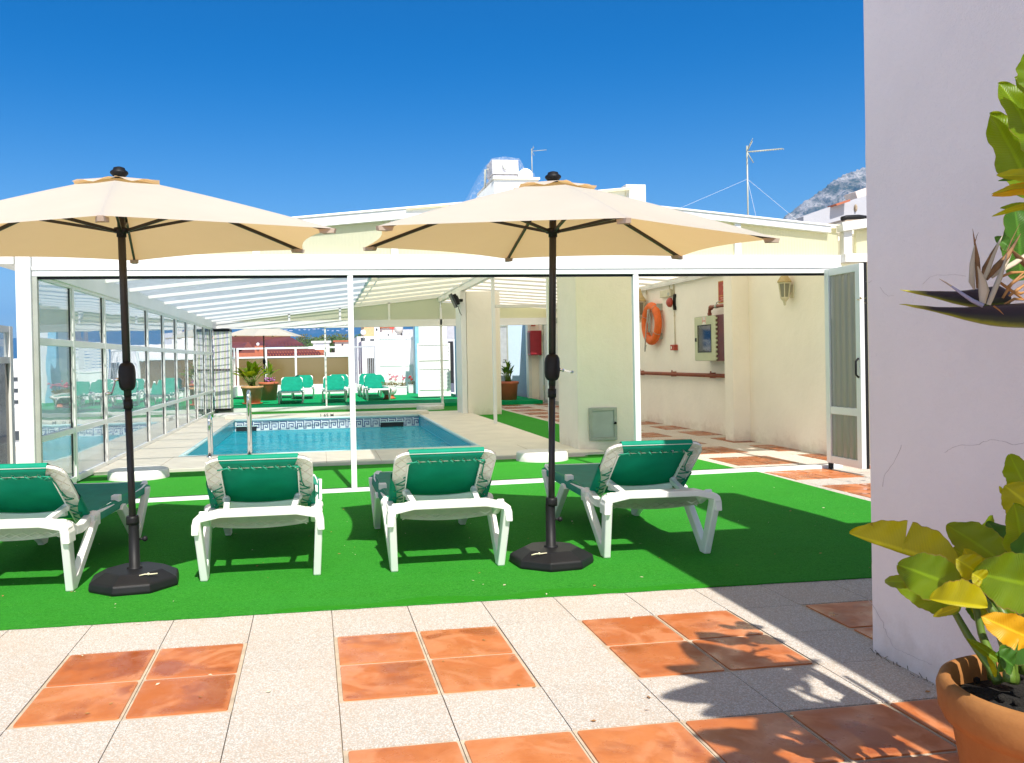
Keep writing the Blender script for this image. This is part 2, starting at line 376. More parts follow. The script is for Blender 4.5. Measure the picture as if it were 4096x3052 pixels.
M['leaf_dry'] = simple('dried_leaf', (.36,.17,.05), .7, 0, .4, 20)
M['stem'] = simple('green_stem', (.10,.17,.02), .45, 0, .25, 10)
M['stem_dark'] = simple('brown_twig', (.07,.05,.03), .8)
M['spathe'] = None
def spathe_mat():
    t = NT('purple_green_spathe'); uv = t.node('ShaderNodeUVMap').outputs[0]
    su = t.node('ShaderNodeSeparateXYZ'); t.l.new(uv, su.inputs[0])
    u, v = su.outputs[0], su.outputs[1]
    body = t.ramp(t.math('ADD', v, t.math('MULTIPLY', t.math('SUBTRACT', t.noise(14, 4), .5), .3)), [(.06, (.24,.28,.02)), (.24, (.05,.055,.03)), (.5, (.018,.014,.024)), (1, (.03,.008,.02))])
    c = t.mix(t.ramp(u, [(.12, 1), (.28, 0)]), body, (.40,.38,.03))
    return t.done(t.pbr(c, .38, 0, t.bump(t.noise(40, 4), .2, .002), .5))
M['spathe'] = spathe_mat()
M['sepal'] = translucent('ivory_sepal', (.62,.55,.42), (.6,.5,.35), .3, .6, .3)
M['sepal_brown'] = simple('browned_sepal', (.20,.10,.035), .7, 0, .5, 25)
M['petal'] = simple('blue_white_petal', (.25,.27,.42), .5, 0, .4, 12)
def tilepool(name, c1_, c2_, scale):
    t = NT(name); b = t.node('ShaderNodeTexBrick'); b.offset = 0
    t.set(b.inputs['Vector'], t.coord('UV')); t.set(b.inputs['Color1'], c1_); t.set(b.inputs['Color2'], c2_)
    t.set(b.inputs['Mortar'], (.55,.75,.75)); b.inputs['Scale'].default_value = scale
    b.inputs['Mortar Size'].default_value = .012; b.inputs['Brick Width'].default_value = .25; b.inputs['Row Height'].default_value = .25
    return t.done(t.pbr(b.outputs[0], .25, 0, None, .5))
M['pool_tile'] = tilepool('turquoise_mosaic', (.02,.38,.52), (.03,.50,.62), 8)
M['pool_basin'] = tilepool('pale_blue_mosaic', (.06,.62,.76), (.12,.70,.82), 8)
M['band'] = simple('white_mosaic', (.72,.78,.78), .3, 0, .05, 30)
M['band_blue'] = simple('navy_mosaic', (.01,.05,.22), .3)
def water_mat():
    t = NT('pool_water'); v = t.coord(scale=(1, 1.3, 1))
    h = t.math('ADD', t.noise(3.6, 3, .55, v, .8), t.math('MULTIPLY', t.noise(13, 2, .5, v, .5), .30))
    nm = t.bump(h, 1.0, .26)
    fr = t.node('ShaderNodeFresnel'); fr.inputs[0].default_value = 1.33; t.set(fr.inputs['Normal'], nm)
    g = t.shader('ShaderNodeBsdfGlossy', Color=(.7,.95,1), Roughness=.02, Normal=nm)
    rf = t.shader('ShaderNodeBsdfRefraction', Color=(.12,.86,.97), Roughness=0.0, IOR=1.12, Normal=nm)
    tr = t.shader('ShaderNodeBsdfTransparent', Color=(.12,.84,.96))
    b = t.mixsh(.65, rf, tr)
    b = t.mixsh(.50, b, t.shader('ShaderNodeBsdfDiffuse', Color=(.0,.56,.68)))
    return t.done(t.mixsh(t.math('MULTIPLY', fr.outputs[0], .38), b, g))
M['water'] = water_mat()
M['orange'] = simple('orange_lifebuoy', (.75,.13,.01), .55, 0, .12, 12, .15, 60)
M['rope'] = simple('speckled_rope', (.45,.42,.36), .8, 0, .7, 160)
M['brown_red'] = simple('oxide_red_pipe', (.26,.07,.035), .5, 0, .15, 14)
M['maroon'] = simple('maroon_cabinet_side', (.11,.015,.02), .45, 0, .15, 8)
M['red'] = simple('red_lacquer', (.36,.02,.035), .45, 0, .1, 8)
M['sign_red'] = simple('faded_red_sign', (.42,.06,.03), .6, 0, .2, 12)
M['sign_yellow'] = simple('sign_border', (.55,.28,.05), .6)
M['sign_white'] = simple('sign_white', (.75,.70,.62), .6)
M['ivory'] = simple('ivory_plastic', (.66,.60,.42), .5, 0, .1, 8)
M['cabinet'] = simple('ivory_steel_cabinet', (.52,.54,.34), .45, 0, .06, 5)
M['dark'] = simple('dark_void', (.012,.012,.015), .6)
M['lamp_glass'] = simple('smoky_lantern_glass', (.25,.24,.17), .25)
M['shade_wall'] = wall_mat('white_render_blue_shade', (.50,.62,.74), .1)  # white wall; its bluish shade is put into the base colour
M['roof_red'] = simple('oxide_red_sheet_roof', (.145,.04,.03), .6, 0, .25, .8)
M['brick_orange'] = simple('orange_brick', (.40,.12,.06), .8, 0, .12, 3)
M['ochre'] = simple('ochre_render', (.62,.38,.20), .85)
M['city_white'] = simple('bright_white_render', (.80,.79,.77), .85, 0, .05, .3)
M['city_grey'] = simple('grey_render', (.50,.50,.54), .85)
M['city_pink'] = simple('pale_pink_render', (.75,.63,.56), .85)
M['window_dark'] = simple('dark_window', (.04,.05,.06), .3)
M['foliage'] = simple('tree_foliage', (.065,.12,.025), .8, 0, .5, .25)
M['foliage2'] = simple('dry_tree_foliage', (.12,.13,.05), .8, 0, .5, .25)
M['trunk'] = simple('tree_bark', (.10,.07,.05), .9)
M['pink'] = simple('pink_petals', (.75,.18,.28), .6, 0, .3, 30)
M['redflower'] = simple('red_petals', (.65,.01,.02), .6, 0, .2, 30)
M['violet'] = simple('violet_petals', (.45,.12,.40), .6)
M['ceramic'] = simple('glazed_white_pot', (.78,.78,.78), .2)
M['lattice'] = None
def lattice_mat():
    t = NT('white_lattice'); v = t.coord('UV', None, (0,0,pi/4)); sp = t.node('ShaderNodeSeparateXYZ'); t.l.new(v, sp.inputs[0])
    def g(x): return t.math('LESS_THAN', t.math('ABSOLUTE', t.math('SUBTRACT', t.math('FRACT', t.math('MULTIPLY', x, 13.0)), .5)), .24)
    hole = t.math('MULTIPLY', g(sp.outputs[0]), g(sp.outputs[1]))
    a = t.pbr((.80,.80,.80), .5); return t.done(t.mixsh(hole, a, t.shader('ShaderNodeBsdfTransparent', Color=(1,1,1))))
M['lattice'] = lattice_mat()
def net_mat():
    t = NT('white_netting'); v = t.coord(scale=(1,1,1)); w1 = t.noise(14, 2, .5, v)
    m_ = t.ramp(w1, [(.5, .07), (.6, .2)])
    return t.done(t.mixsh(m_, t.shader('ShaderNodeBsdfTransparent', Color=(1,1,1)), t.shader('ShaderNodeBsdfDiffuse', Color=(.8,.8,.8))))
M['net'] = net_mat()
# ------------------------------------------------------------------ ground and floors
GA = 0.009127
def grid(i, j):
    x, y = i*.4, j*.4; return (x*cos(GA)-y*sin(GA), x*sin(GA)+y*cos(GA))
mb = MB()
for a_, b_ in (((-2.2,-9),(9,7.85)), ((-2.2,7.85),(-.80,15.4)), ((3.45,7.85),(9,15.4)), ((-2.2,15.4),(9,24))):
    mb.box((a_[0],a_[1],-1.6), (b_[0],b_[1],-.02), 0)
tag(mb.build('terrace_floor', [M['joint']]), kind='structure')
def tile_kind(i, j):
    # i: column, j: row index of the tile's lower edge
    if j == 1 and i < 14: return 0
    if -6 <= j <= -4 and i >= 3 and i <= 9: return 1
    if j < -3: return 1 if (i % 3) != 2 else 0
    return 1 if (i % 3) != 2 and ((j+2) % 3) != 2 else 0
tm = bpy.data.meshes.new('terrace_tiles'); bm = bmesh.new()
uvl = bm.loops.layers.uv.new('UVMap'); rl = bm.loops.layers.float_color.new('rnd')
def add_tile(poly, z0, z1, mi, seed, bev):
    # poly: 4 corners CCW; a slab with eased rim
    n = len(poly); cx = sum(p[0] for p in poly)/n; cy = sum(p[1] for p in poly)/n
    top = [(cx+(p[0]-cx)*(1-bev), cy+(p[1]-cy)*(1-bev)) for p in poly]
    vb = [bm.verts.new((p[0], p[1], z0)) for p in poly]; vt = [bm.verts.new((p[0], p[1], z1)) for p in top]
    fs = [bm.faces.new(vt)]+[bm.faces.new((vb[i], vb[(i+1) % n], vt[(i+1) % n], vt[i])) for i in range(n)]
    xs = [p[0] for p in poly]; ys = [p[1] for p in poly]; x0, x1, y0, y1 = min(xs), max(xs), min(ys), max(ys)
    r = random.Random(seed); col = (r.random(), r.random(), r.random(), 1)
    for f in fs:
        f.material_index = mi
        for l in f.loops:
            l[uvl].uv = ((l.vert.co.x-x0)/(x1-x0), (l.vert.co.y-y0)/(y1-y0)); l[rl] = col
def rounded(x0, y0, x1, y1, r, k=3):
    pts = []
    for (cx, cy, a) in ((x1-r, y0+r, -pi/2), (x1-r, y1-r, 0), (x0+r, y1-r, pi/2), (x0+r, y0+r, pi)):
        for i in range(k+1): pts.append((cx+r*cos(a+i*pi/2/k), cy+r*sin(a+i*pi/2/k)))
    return pts
def rotg(p): return (p[0]*cos(GA)-p[1]*sin(GA), p[0]*sin(GA)+p[1]*cos(GA))
for i in range(-5, 20):
    for j in range(-18, 54):
        x0, y0 = i*.4, j*.4
        if y0 > 1.2 and x0 < 5.2: continue
        tk = tile_kind(i, j); sd = i*977+j*31
        if tk == 0:
            add_tile([rotg(p) for p in ((x0+.0009, y0+.0009), (x0+.3991, y0+.0009), (x0+.3991, y0+.3991), (x0+.0009, y0+.3991))], -.018, .0, 0, sd, .006)
        else:
            add_tile([rotg(p) for p in ((x0+.001, y0+.001), (x0+.399, y0+.001), (x0+.399, y0+.399), (x0+.001, y0+.399))], -.018, -.0035, 2, sd, .002)
            ri = random.Random(sd); a, b = .016, .010
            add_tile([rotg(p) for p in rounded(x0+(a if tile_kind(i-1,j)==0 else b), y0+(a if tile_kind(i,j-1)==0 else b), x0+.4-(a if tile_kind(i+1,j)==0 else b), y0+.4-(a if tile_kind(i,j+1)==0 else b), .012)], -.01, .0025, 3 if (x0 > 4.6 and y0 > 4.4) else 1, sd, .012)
bm.to_mesh(tm); bm.free()
for k in ('terrazzo', 'terracotta', 'grout', 'terracotta_shade'): tm.materials.append(M[k])
o = bpy.data.objects.new('floor_tiles', tm); sc.collection.objects.link(o); tag(o, kind='structure')
def sheet(name, poly, z, mat, thick=.006, holes=None):
    mb = MB(); mb.prism(poly, 2, z-thick, z); return tag(mb.build(name, mat), kind='structure')
def jag(x0, x1, y0, y1, n=160, amp=.004):
    return [(x0+(x1-x0)*i/n, y0+(y1-y0)*i/n+random.uniform(-amp, amp)) for i in range(n+1)]
front = jag(-2.2, 5.83, .445, .425)
sheet('turf_carpet', front+[(5.83,.44),(5.845,2.775),(5.886,4.60),(5.886,4.9),(-2.2,4.5)], .008, M['carpet'])
# darker damp rim along the carpet's near edge
cm = MB()
rim = jag(.9, 3.4, .447, .432, 80, .003); rim2 = [(3.4-2.5*i/60, .47+.10*sin(pi*i/60)**.7*(.6+.4*sin(i*.35))) for i in range(61)]
cm.prism(rim+rim2, 2, .006, .0102); tag(cm.build('damp_turf', carpet_wet()), kind='structure')
sheet('pool_hall_turf', [(-1.6,4.2),(5.80,4.7),(5.76,5.85),(5.70,6.6),(-1.6,6.6)], .012, M['carpet'])
sheet('corridor_turf', [(4.58,6.7),(5.72,6.7),(5.66,17.1),(4.58,17.1)], .012, M['carpet'])
sheet('rear_turf', [(-1.6,16.3),(5.0,16.3),(5.0,19.2),(-1.6,19.2)], .012, M['carpet'])
# pool deck with an opening for the pool
PX0, PX1, PY0, PY1 = -.75, 3.40, 7.92, 15.32
mb = MB(); Z = .055
outer = [(-1.52,6.52),(4.62,6.72),(4.62,16.35),(-1.52,16.35)]
inner = [(PX0,PY0),(PX1,PY0),(PX1,PY1),(PX0,PY1)]
vs = [(*p, Z) for p in outer+inner]+[(*p, -.03) for p in outer]+[(*p, .01) for p in inner]
mb.add(vs, [(0,1,5,4),(1,2,6,5),(2,3,7,6),(3,0,4,7),(8,9,1,0),(9,10,2,1),(10,11,3,2),(11,8,0,3),(4,5,13,12),(5,6,14,13),(6,7,15,14),(7,4,12,15)])
tag(mb.build('pool_deck', M['deck'], bevel=.012), kind='structure')
mb = MB()
for k in range(1, 9):
    x = -1.5+k*.68; mb.box((x,6.56,Z+.0005), (x+.004,PY0-.02,Z+.002))
for k in range(1, 8): mb.box((PX0+k*.6,PY1+.02,Z+.0005), (PX0+k*.6+.004,16.3,Z+.002))
tag(mb.build('coping_joints', M['joint']), kind='structure')
# pool basin
mb = MB(); d0 = 0.012; zb = -1.45
def quad_uv(mb, p, uv, m):
    o = len(mb.v); mb.add(p, [(0,1,2,3)], m)
    for i in range(4): mb.uv[o+i] = uv[i]
W_, L_ = PX1-PX0, PY1-PY0
quad_uv(mb, [(PX0,PY0,zb),(PX1,PY0,zb),(PX1,PY1,zb),(PX0,PY1,zb)], [(0,0),(W_,0),(W_,L_),(0,L_)], 0)
for (a, b, L) in (((PX0,PY0),(PX0,PY1),L_), ((PX1,PY1),(PX1,PY0),L_), ((PX1,PY0),(PX0,PY0),W_), ((PX0,PY1),(PX1,PY1),W_)):
    quad_uv(mb, [(*a,zb),(*b,zb),(*b,d0-.2),(*a,d0-.2)], [(0,0),(L,0),(L,1.25),(0,1.25)], 0)
    quad_uv(mb, [(*a,d0-.2),(*b,d0-.2),(*b,d0),(*a,d0)], [(0,0),(L,0),(L,.2),(0,.2)], 1)
tag(mb.build('pool_basin', [M['pool_basin'], M['pool_tile']], fix=False), kind='structure')
# rounded turquoise lip
mb = MB()
for a, b in ((inner[0],inner[1]),(inner[1],inner[2]),(inner[2],inner[3]),(inner[3],inner[0])):
    mb.tube([(*a,.035),(*b,.035)], .03, 8)
tag(mb.build('pool_lip', M['pool_tile']), kind='structure')
# greek key band on the far wall
KEY = ["1111111.",
       "1.....1.",
       "1.111.1.",
       "1.1.1.1.",
       "1.1...1.",
       "1.11111.",
       "1......."]
KEY = [".1111111", ".......1", ".11111.1", ".1...1.1", ".1.1.1.1", ".1.111.1", ".1.....1", "11.....1"]
mb = MB(); yb = PY1-.004; u = .0235
mb.box((PX0+.02,yb,-.205), (PX1-.02,yb+.003,-.0), 0)
ncol = int((W_-.06)/u)
for c_ in range(ncol):
    for r in range(8):
        if KEY[r][c_ % 8] == '1':
            x = PX0+.04+c_*u; z = -.008-r*u
            mb.add([(x,yb-.002,z-u*.9),(x+u*.88,yb-.002,z-u*.9),(x+u*.88,yb-.002,z),(x,yb-.002,z)], [(0,1,2,3)], 1)
tag(mb.build('pool_border_mosaic', [M['band'], M['band_blue']]), kind='structure')
for k, (xa, xb) in enumerate(((-.70,-.26),(2.50,3.02))):
    t = thing('pool_skimmer', ['dark skimmer opening in the far pool wall near its left corner', 'dark skimmer opening in the far pool wall near its right corner'][k], 'pool skimmer', ((xa+xb)/2, PY1-.02, -.17), 'skimmer openings in the far pool wall')
    mb = MB(); mb.box((xa,PY1-.035,-.235), (xb,PY1-.012,-.105)); mb.build('opening', M['dark'], t)
    mb = MB(); mb.box((xa-.02,PY1-.05,-.255), (xb+.02,PY1-.012,-.236)); mb.box((xa-.02,PY1-.05,-.104), (xb+.02,PY1-.012,-.085)); mb.build('frame', M['pool_tile'], t)
mb = MB(); NX, NY = 8, 14
mb.add([(PX0-.0+(W_)*i/NX, PY0+L_*j/NY, -.205) for j in range(NY+1) for i in range(NX+1)], [(j*(NX+1)+i, j*(NX+1)+i+1, (j+1)*(NX+1)+i+1, (j+1)*(NX+1)+i) for j in range(NY) for i in range(NX)])
tag(mb.build('water', M['water']), kind='structure')
# depth mark on the coping
def text_mesh(name, s, size, loc, rot, mat, parent=None, ext=.001, xs=1.0):
    cu_ = bpy.data.curves.new(name, 'FONT'); cu_.body = s; cu_.size = size; cu_.extrude = ext; cu_.align_x = 'CENTER'; cu_.align_y = 'CENTER'; cu_.space_character = 1.1; cu_.offset = size*.012
    tmp = bpy.data.objects.new('tmp', cu_); sc.collection.objects.link(tmp)
    dg = bpy.context.evaluated_depsgraph_get(); me = bpy.data.meshes.new_from_object(tmp.evaluated_get(dg)); me.name = name
    bpy.data.objects.remove(tmp); me.materials.clear(); me.materials.append(mat)
    o = bpy.data.objects.new(name, me); sc.collection.objects.link(o)
    rm = Matrix.Rotation(rot[2], 4, 'Z') @ Matrix.Rotation(rot[1], 4, 'Y') @ Matrix.Rotation(rot[0], 4, 'X') @ Matrix.Diagonal((xs,1,1,1))
    me.transform(rm)
    if parent is not None: o.parent = parent; o.location = Vector(loc)-Vector(parent.location)
    else: o.location = loc
    return o
mb = MB(); mb.box((-.95,PY1+.04,Z+.001), (3.62,15.86,.128)); tag(mb.build('coping_kerb', M['deck'], bevel=.008), kind='structure')
o = text_mesh('depth_mark', '1 65 M', .098, (1.295,PY1+.037,.088), (pi/2,0,0), M['dark'], xs=1.05)
tag(o, 'black stencilled 1 65 M depth mark on the far pool coping', 'depth mark')
# low round white slabs beside the deck
def disc(x, y, rx, ry, z0, h, label):
    mb = MB(); n = 28
    ring = lambda k, z: [(x+rx*k*cos(2*pi*i/n), y+ry*k*sin(2*pi*i/n), z) for i in range(n)]
    vs = ring(1, z0)+ring(.985, z0+h*.85)+ring(.93, z0+h)
    mb.add(vs, [(i, (i+1) % n, n+(i+1) % n, n+i) for i in range(n)]+[(n+i, n+(i+1) % n, 2*n+(i+1) % n, 2*n+i) for i in range(n)], 0, True)
    mb.add(ring(.93, z0+h), [tuple(range(n))])
    tag(mb.build('round_plinth', M['wall_white'], org=(x,y,z0), bevel=0), label, 'plinth', 'low round white slabs round the pool deck')
disc(-.93,6.16,.34,.32,.012,.10,'low round white slab in front of the left part of the pool')
disc(3.92,6.42,.33,.30,.012,.11,'low round white slab beside the pillar with the hatch')
disc(3.98,17.9,.36,.34,.012,.10,'low round white slab at the far end of the pool deck')
disc(-1.0,17.2,.42,.36,.012,.08,'low white slab beside the folded panels at the far left of the pool')
mb = MB(); Rd = random.Random(77)
for k in range(260):
    x, y = Rd.uniform(-2,5.5), Rd.uniform(-2.2,4.0); z = .012 if y > .46 else .004; a = Rd.random()*6.28; l_ = Rd.choice([.004,.005,.007,.012]); w2 = l_*Rd.uniform(.3,.8)
    c2_, s2_ = cos(a), sin(a)
    mb.add([(x-c2_*l_,y-s2_*l_,z),(x+s2_*w2,y-c2_*w2,z+.001),(x+c2_*l_,y+s2_*l_,z+.002),(x-s2_*w2,y+c2_*w2,z+.003)], [(0,1,2,3)], 0 if Rd.random() < .6 else 1)
tag(mb.build('debris', [M['leaf_dry'], M['ivory']], fix=False), kind='stuff')
# ------------------------------------------------------------------ pool enclosure
def yf(x): return 4.33+.065*(x+.5)
E_ = thing('pool_enclosure', 'white aluminium pool enclosure with cream gable and sloping roof', 'pool enclosure', (1.5, 4.45, 0))
def fbar(mb, xa, za, xb, zb_, h, dy0, dy1, m=0):
    # sloped beam in the front plane, za/zb are tops
    a, b = yf(xa), yf(xb)
    mb.add([(xa,a+dy0,za-h),(xb,b+dy0,zb_-h),(xb,b+dy1,zb_-h),(xa,a+dy1,za-h),(xa,a+dy0,za),(xb,b+dy0,zb_),(xb,b+dy1,zb_),(xa,a+dy1,za)],
      [(0,3,2,1),(4,5,6,7),(0,1,5,4),(1,2,6,5),(2,3,7,6),(3,0,4,7)], m)
mb = MB(); fbar(mb,-1.44,2.345,6.98,2.385,.115,-.03,.07); fbar(mb,-1.44,2.233,6.98,2.275,.035,-.045,.07); fbar(mb,-1.44,2.196,6.98,2.238,.052,-.035,.06)
mb.build('front_beam', M['paint'], E_, .004)
mb = MB(); fbar(mb,-1.42,2.144,6.96,2.186,.022,-.01,.04); mb.build('door_track', M['black'], E_)
mb = MB(); fbar(mb,-1.55,2.45,4.47,3.075,.10,-.05,.03); fbar(mb,-1.55,2.465,4.47,3.09,.02,-.065,.05); mb.build('fascia', M['paint'], E_, .004)
mb = MB(); fbar(mb,4.47,2.91,6.85,2.71,.075,-.05,.03); fbar(mb,4.47,2.925,6.85,2.725,.02,-.065,.05); mb.build('fascia', M['paint'], E_, .004)
p = at(1340,404,4.6); q = at(1376,402,4.6); r_ = at(1376,440,4.6)
mb = MB(); mb.box((4.40,4.58,2.92), (4.62,4.72,3.115)); mb.build('ridge_cap', M['paint_old'], E_, .004)
mb = MB()
def gpanel(mb, xa, xb, ztop, dy=.02, zlow=2.34):
    a, b = yf(xa)+dy, yf(xb)+dy
    za, zb_ = ztop(xa), ztop(xb)
    mb.add([(xa,a,zlow),(xb,b,zlow+.03),(xb,b,zb_),(xa,a,za),(xa,a+.012,zlow),(xb,b+.012,zlow+.03),(xb,b+.012,zb_),(xa,a+.012,za)],
      [(0,1,2,3),(7,6,5,4),(0,4,5,1),(1,5,6,2),(2,6,7,3),(3,7,4,0)])
gl = lambda x: 2.36+(x+1.55)*.1038
gr = lambda x: 2.85-(x-4.47)*.084
gpanel(mb,-1.5,4.46,gl); gpanel(mb,4.46,6.98,gr); mb.build('gable_panel', M['cream_panel'], E_)
for x in (.575,1.93,3.2,4.47,5.72):
    mb = MB(); t_ = gl(x) if x < 4.4 else gr(x); mb.box((x-.035,yf(x)-.02,2.34), (x+.035,yf(x)+.018,t_)); mb.build('gable_mullion', M['paint'], E_, .003)
mb = MB(); mb.box((-1.575,4.20,0), (-1.445,4.33,2.34)); mb.build('corner_post', M['paint'], E_, .006)
mb = MB(); mb.box((-1.442,4.24,0.02), (-1.40,4.29,2.15)); mb.build('jamb', M['grey_metal'], E_)
mb = MB(); mb.box((-1.76,4.18,2.25), (-1.58,19,2.335)); mb.build('gutter', M['paint_old'], E_, .006)
for (x, zt, wd) in ((1.478,2.16,.055),(4.51,2.17,.06)):
    mb = MB(); y = yf(x); mb.box((x-wd/2,y-.03,.0), (x+wd/2,y+.03,zt)); mb.build('post', M['paint'], E_, .004)
mb = MB(); mb.box((4.45,11.97,.05), (4.51,12.03,2.90)); mb.build('post', M['paint'], E_, .004)
mb = MB(); mb.box((4.43,18.96,.0), (4.49,19.02,2.70)); mb.build('post', M['paint'], E_, .004)
mb = MB(); mb.box((1.30,18.97,.0), (1.345,19.01,2.2)); mb.build('post', M['paint'], E_, .004)
mb = MB(); mb.box((4.46,8.02,.05), (4.52,8.08,2.95)); mb.build('post', M['paint'], E_, .004)
mb = MB(); mb.box((4.515,11.98,2.27), (7.5,12.02,2.33)); mb.build('header_rail', M['paint_old'], E_, .003)
mb = MB(); mb.box((4.40,4.72,2.86), (4.50,19.0,2.985)); mb.box((4.38,4.72,2.985), (4.44,19.0,3.02)); mb.build('ridge_beam', M['paint'], E_, .004)
mb = MB(); mb.box((-1.60,4.34,2.20), (-1.50,19.0,2.425)); mb.build('eaves_beam', M['paint'], E_, .004)
zr = lambda x: 2.385+(x+1.55)*.1038
YM = [4.4,5.86,7.26,8.65,10.0,11.4,12.72,14.06,15.36,16.72,18.0,19.0]
for y in YM[1:-1]:
    mb = MB(); mb.bar((-1.5,y,zr(-1.5)-.005), (4.42,y,zr(4.42)-.005), .045, .055); mb.build('rafter', M['paint'], E_)
mb = MB()
for i in range(11):
    ya, yb = YM[i], YM[i+1]
    for k in range(1,9):
        y = ya+(yb-ya)*k/9; mb.bar((-1.5,y,zr(-1.5)+.012), (2.1,y,zr(2.1)+.012), .014, .016)
mb.build('sheet_ribs', simple('pale_blue_rib', (.42,.47,.52), .5), E_)
def roofsheet(name, xa, xb, ya, yb, zf, mat, th=.008, dz=.035):
    mb = MB(); za, zb_ = zf(xa)+dz, zf(xb)+dz
    mb.add([(xa,ya,za),(xb,ya,zb_),(xb,yb,zb_),(xa,yb,za)], [(0,1,2,3)]); return mb.build(name, mat, E_)
roofsheet('roof_sheet', -1.56, 2.12, 4.42, 19, zr, M['clear_roof'])
roofsheet('roof_sheet', 2.05, 4.44, 4.42, 19, zr, M['cream_roof'], .008, .05)
mb = MB(); mb.bar((2.08,4.5,zr(2.08)+.02), (2.08,18.9,zr(2.08)+.02), .05, .03); mb.bar((2.25,4.5,zr(2.25)+.02), (2.25,18.9,zr(2.25)+.02), .02, .02); mb.build('sheet_joiner', M['paint'], E_)
zr2 = lambda x: 2.86-(x-4.5)*.07
roofsheet('roof_sheet', 4.47, 7.62, 4.75, 19.0, zr2, M['white_roof']); roofsheet('roof_sheet', 6.0, 7.62, 19.02, 20.6, zr2, M['white_roof'])
for k in range(20):
    y = 5.2+k*.8; mb = MB(); xq = 4.5 if y < 19 else 6.0; mb.bar((xq,y,zr2(xq)+.01), (7.55,y,zr2(7.55)+.01), .05, .03); mb.build('ceiling_batten', M['paint_old'], E_)
# back frame
mb = MB(); mb.box((-1.5,18.96,2.235), (7.5,19.06,2.40)); mb.box((-1.5,18.94,2.205), (7.5,19.02,2.235)); mb.build('rear_beam', M['paint'], E_, .004)
mb = MB()
mb.prism([(-1.5,2.40),(4.45,2.40),(4.45,zr(4.45)),(-1.5,zr(-1.5))], 1, 19.0, 19.012); mb.build('gable_panel', M['cream_panel'], E_); mb = MB(); mb.prism([(4.46,2.40),(7.5,2.40),(7.5,zr2(7.5)),(4.46,zr2(4.46))], 1, 19.0, 19.012)
mb.build('gable_panel', M['cream_panel'], E_)
for x in (.386,1.73,3.05):
    mb = MB(); mb.box((x-.03,18.97,2.40), (x+.03,19.03,zr(x))); mb.build('gable_mullion', M['paint'], E_)
mb = MB(); mb.bar((-1.5,19.0,zr(-1.5)), (4.45,19.0,zr(4.45)), .06, .05); mb.build('rear_fascia', M['paint'], E_)
mb = MB(); mb.box((-1.5,18.93,0), (4.5,19.07,.11)); mb.build('rear_sill', M['paint'], E_, .006)
mb = MB()
a = (-.9, yf(-.9)); 
mb.add([(-1.5,yf(-1.5)-.05,.0),(6.95,yf(6.95)-.05,.0),(6.95,yf(6.95)+.07,.0),(-1.5,yf(-1.5)+.07,.0),(-1.5,yf(-1.5)-.045,.035),(6.95,yf(6.95)-.045,.035),(6.95,yf(6.95)+.065,.035),(-1.5,yf(-1.5)+.065,.035)],
   [(0,3,2,1),(4,5,6,7),(0,1,5,4),(1,2,6,5),(2,3,7,6),(3,0,4,7)]); mb.build('sill_track', M['paint'], E_)
mb = MB(); mb.add([(-1.5,yf(-1.5)+.066,.0),(6.95,yf(6.95)+.066,.0),(6.95,yf(6.95)+.085,.0),(-1.5,yf(-1.5)+.085,.0),(-1.5,yf(-1.5)+.066,.038),(6.95,yf(6.95)+.066,.038),(6.95,yf(6.95)+.085,.038),(-1.5,yf(-1.5)+.085,.038)],
   [(0,3,2,1),(4,5,6,7),(0,1,5,4),(1,2,6,5),(2,3,7,6),(3,0,4,7)]); mb.build('sill_seal', M['black'], E_)
# end return of the roof beside the tall wall
mb = MB(); mb.box((6.98,4.70,2.30), (7.42,4.86,2.395)); mb.build('front_beam', M['paint_old'], E_, .004)
mb = MB(); mb.bar((6.98,4.8,2.70), (7.55,4.8,2.78), .12, .10); mb.build('fascia', M['paint_old'], E_, .004)
mb = MB(); mb.box((6.86,4.86,2.38), (6.98,4.9,2.70)); mb.build('gable_panel', M['cream_panel'], E_); mb = MB(); mb.box((7.22,4.86,2.38), (7.5,4.9,2.72)); mb.build('gable_panel', M['cream_panel'], E_)
mb = MB(); mb.box((7.03,4.80,2.39), (7.13,4.88,2.68)); mb.build('gable_mullion', M['paint_old'], E_)
# ---- side windows of the enclosure (ten bays)
GX = -1.55
for i in range(11):
    ya, yb = YM[i], YM[i+1]
    if i == 0: ya = 4.34
    mb = MB(); w2 = .035
    mb.box((GX-.03,yb-w2,.06), (GX+.03,yb+w2,2.2))
    if i == 0: mb.box((GX-.03,ya,.06), (GX+.03,ya+.05,2.2))
    lo = ya+(.05 if i == 0 else w2)
    for (z0, z1) in ((.03,.10),(.575,.635),(1.525,1.595),(2.165,2.2)):
        mb.box((GX-.028,lo,z0), (GX+.028,yb-w2,z1))
    # slim sash stile at the far side of every pane
    for (z0, z1) in ((.10,.575),(.635,1.525),(1.595,2.165)):
        mb.box((GX-.018,yb-w2-.045,z0), (GX+.018,yb-w2,z1))
    fr = mb.build('window', M['paint'], E_, .003)
    for (z0, z1) in ((.10,.575),(.635,1.525),(1.595,2.165)):
        g_ = MB(); g_.box((GX-.004,lo,z0), (GX+.004,yb-w2-.045,z1)); g_.build('pane', M['glass'], fr)
        s_ = MB(); s_.box((GX-.012,yb-w2-.062,z0), (GX+.012,yb-w2-.0455,z1)); s_.build('gasket', M['dark'], fr)
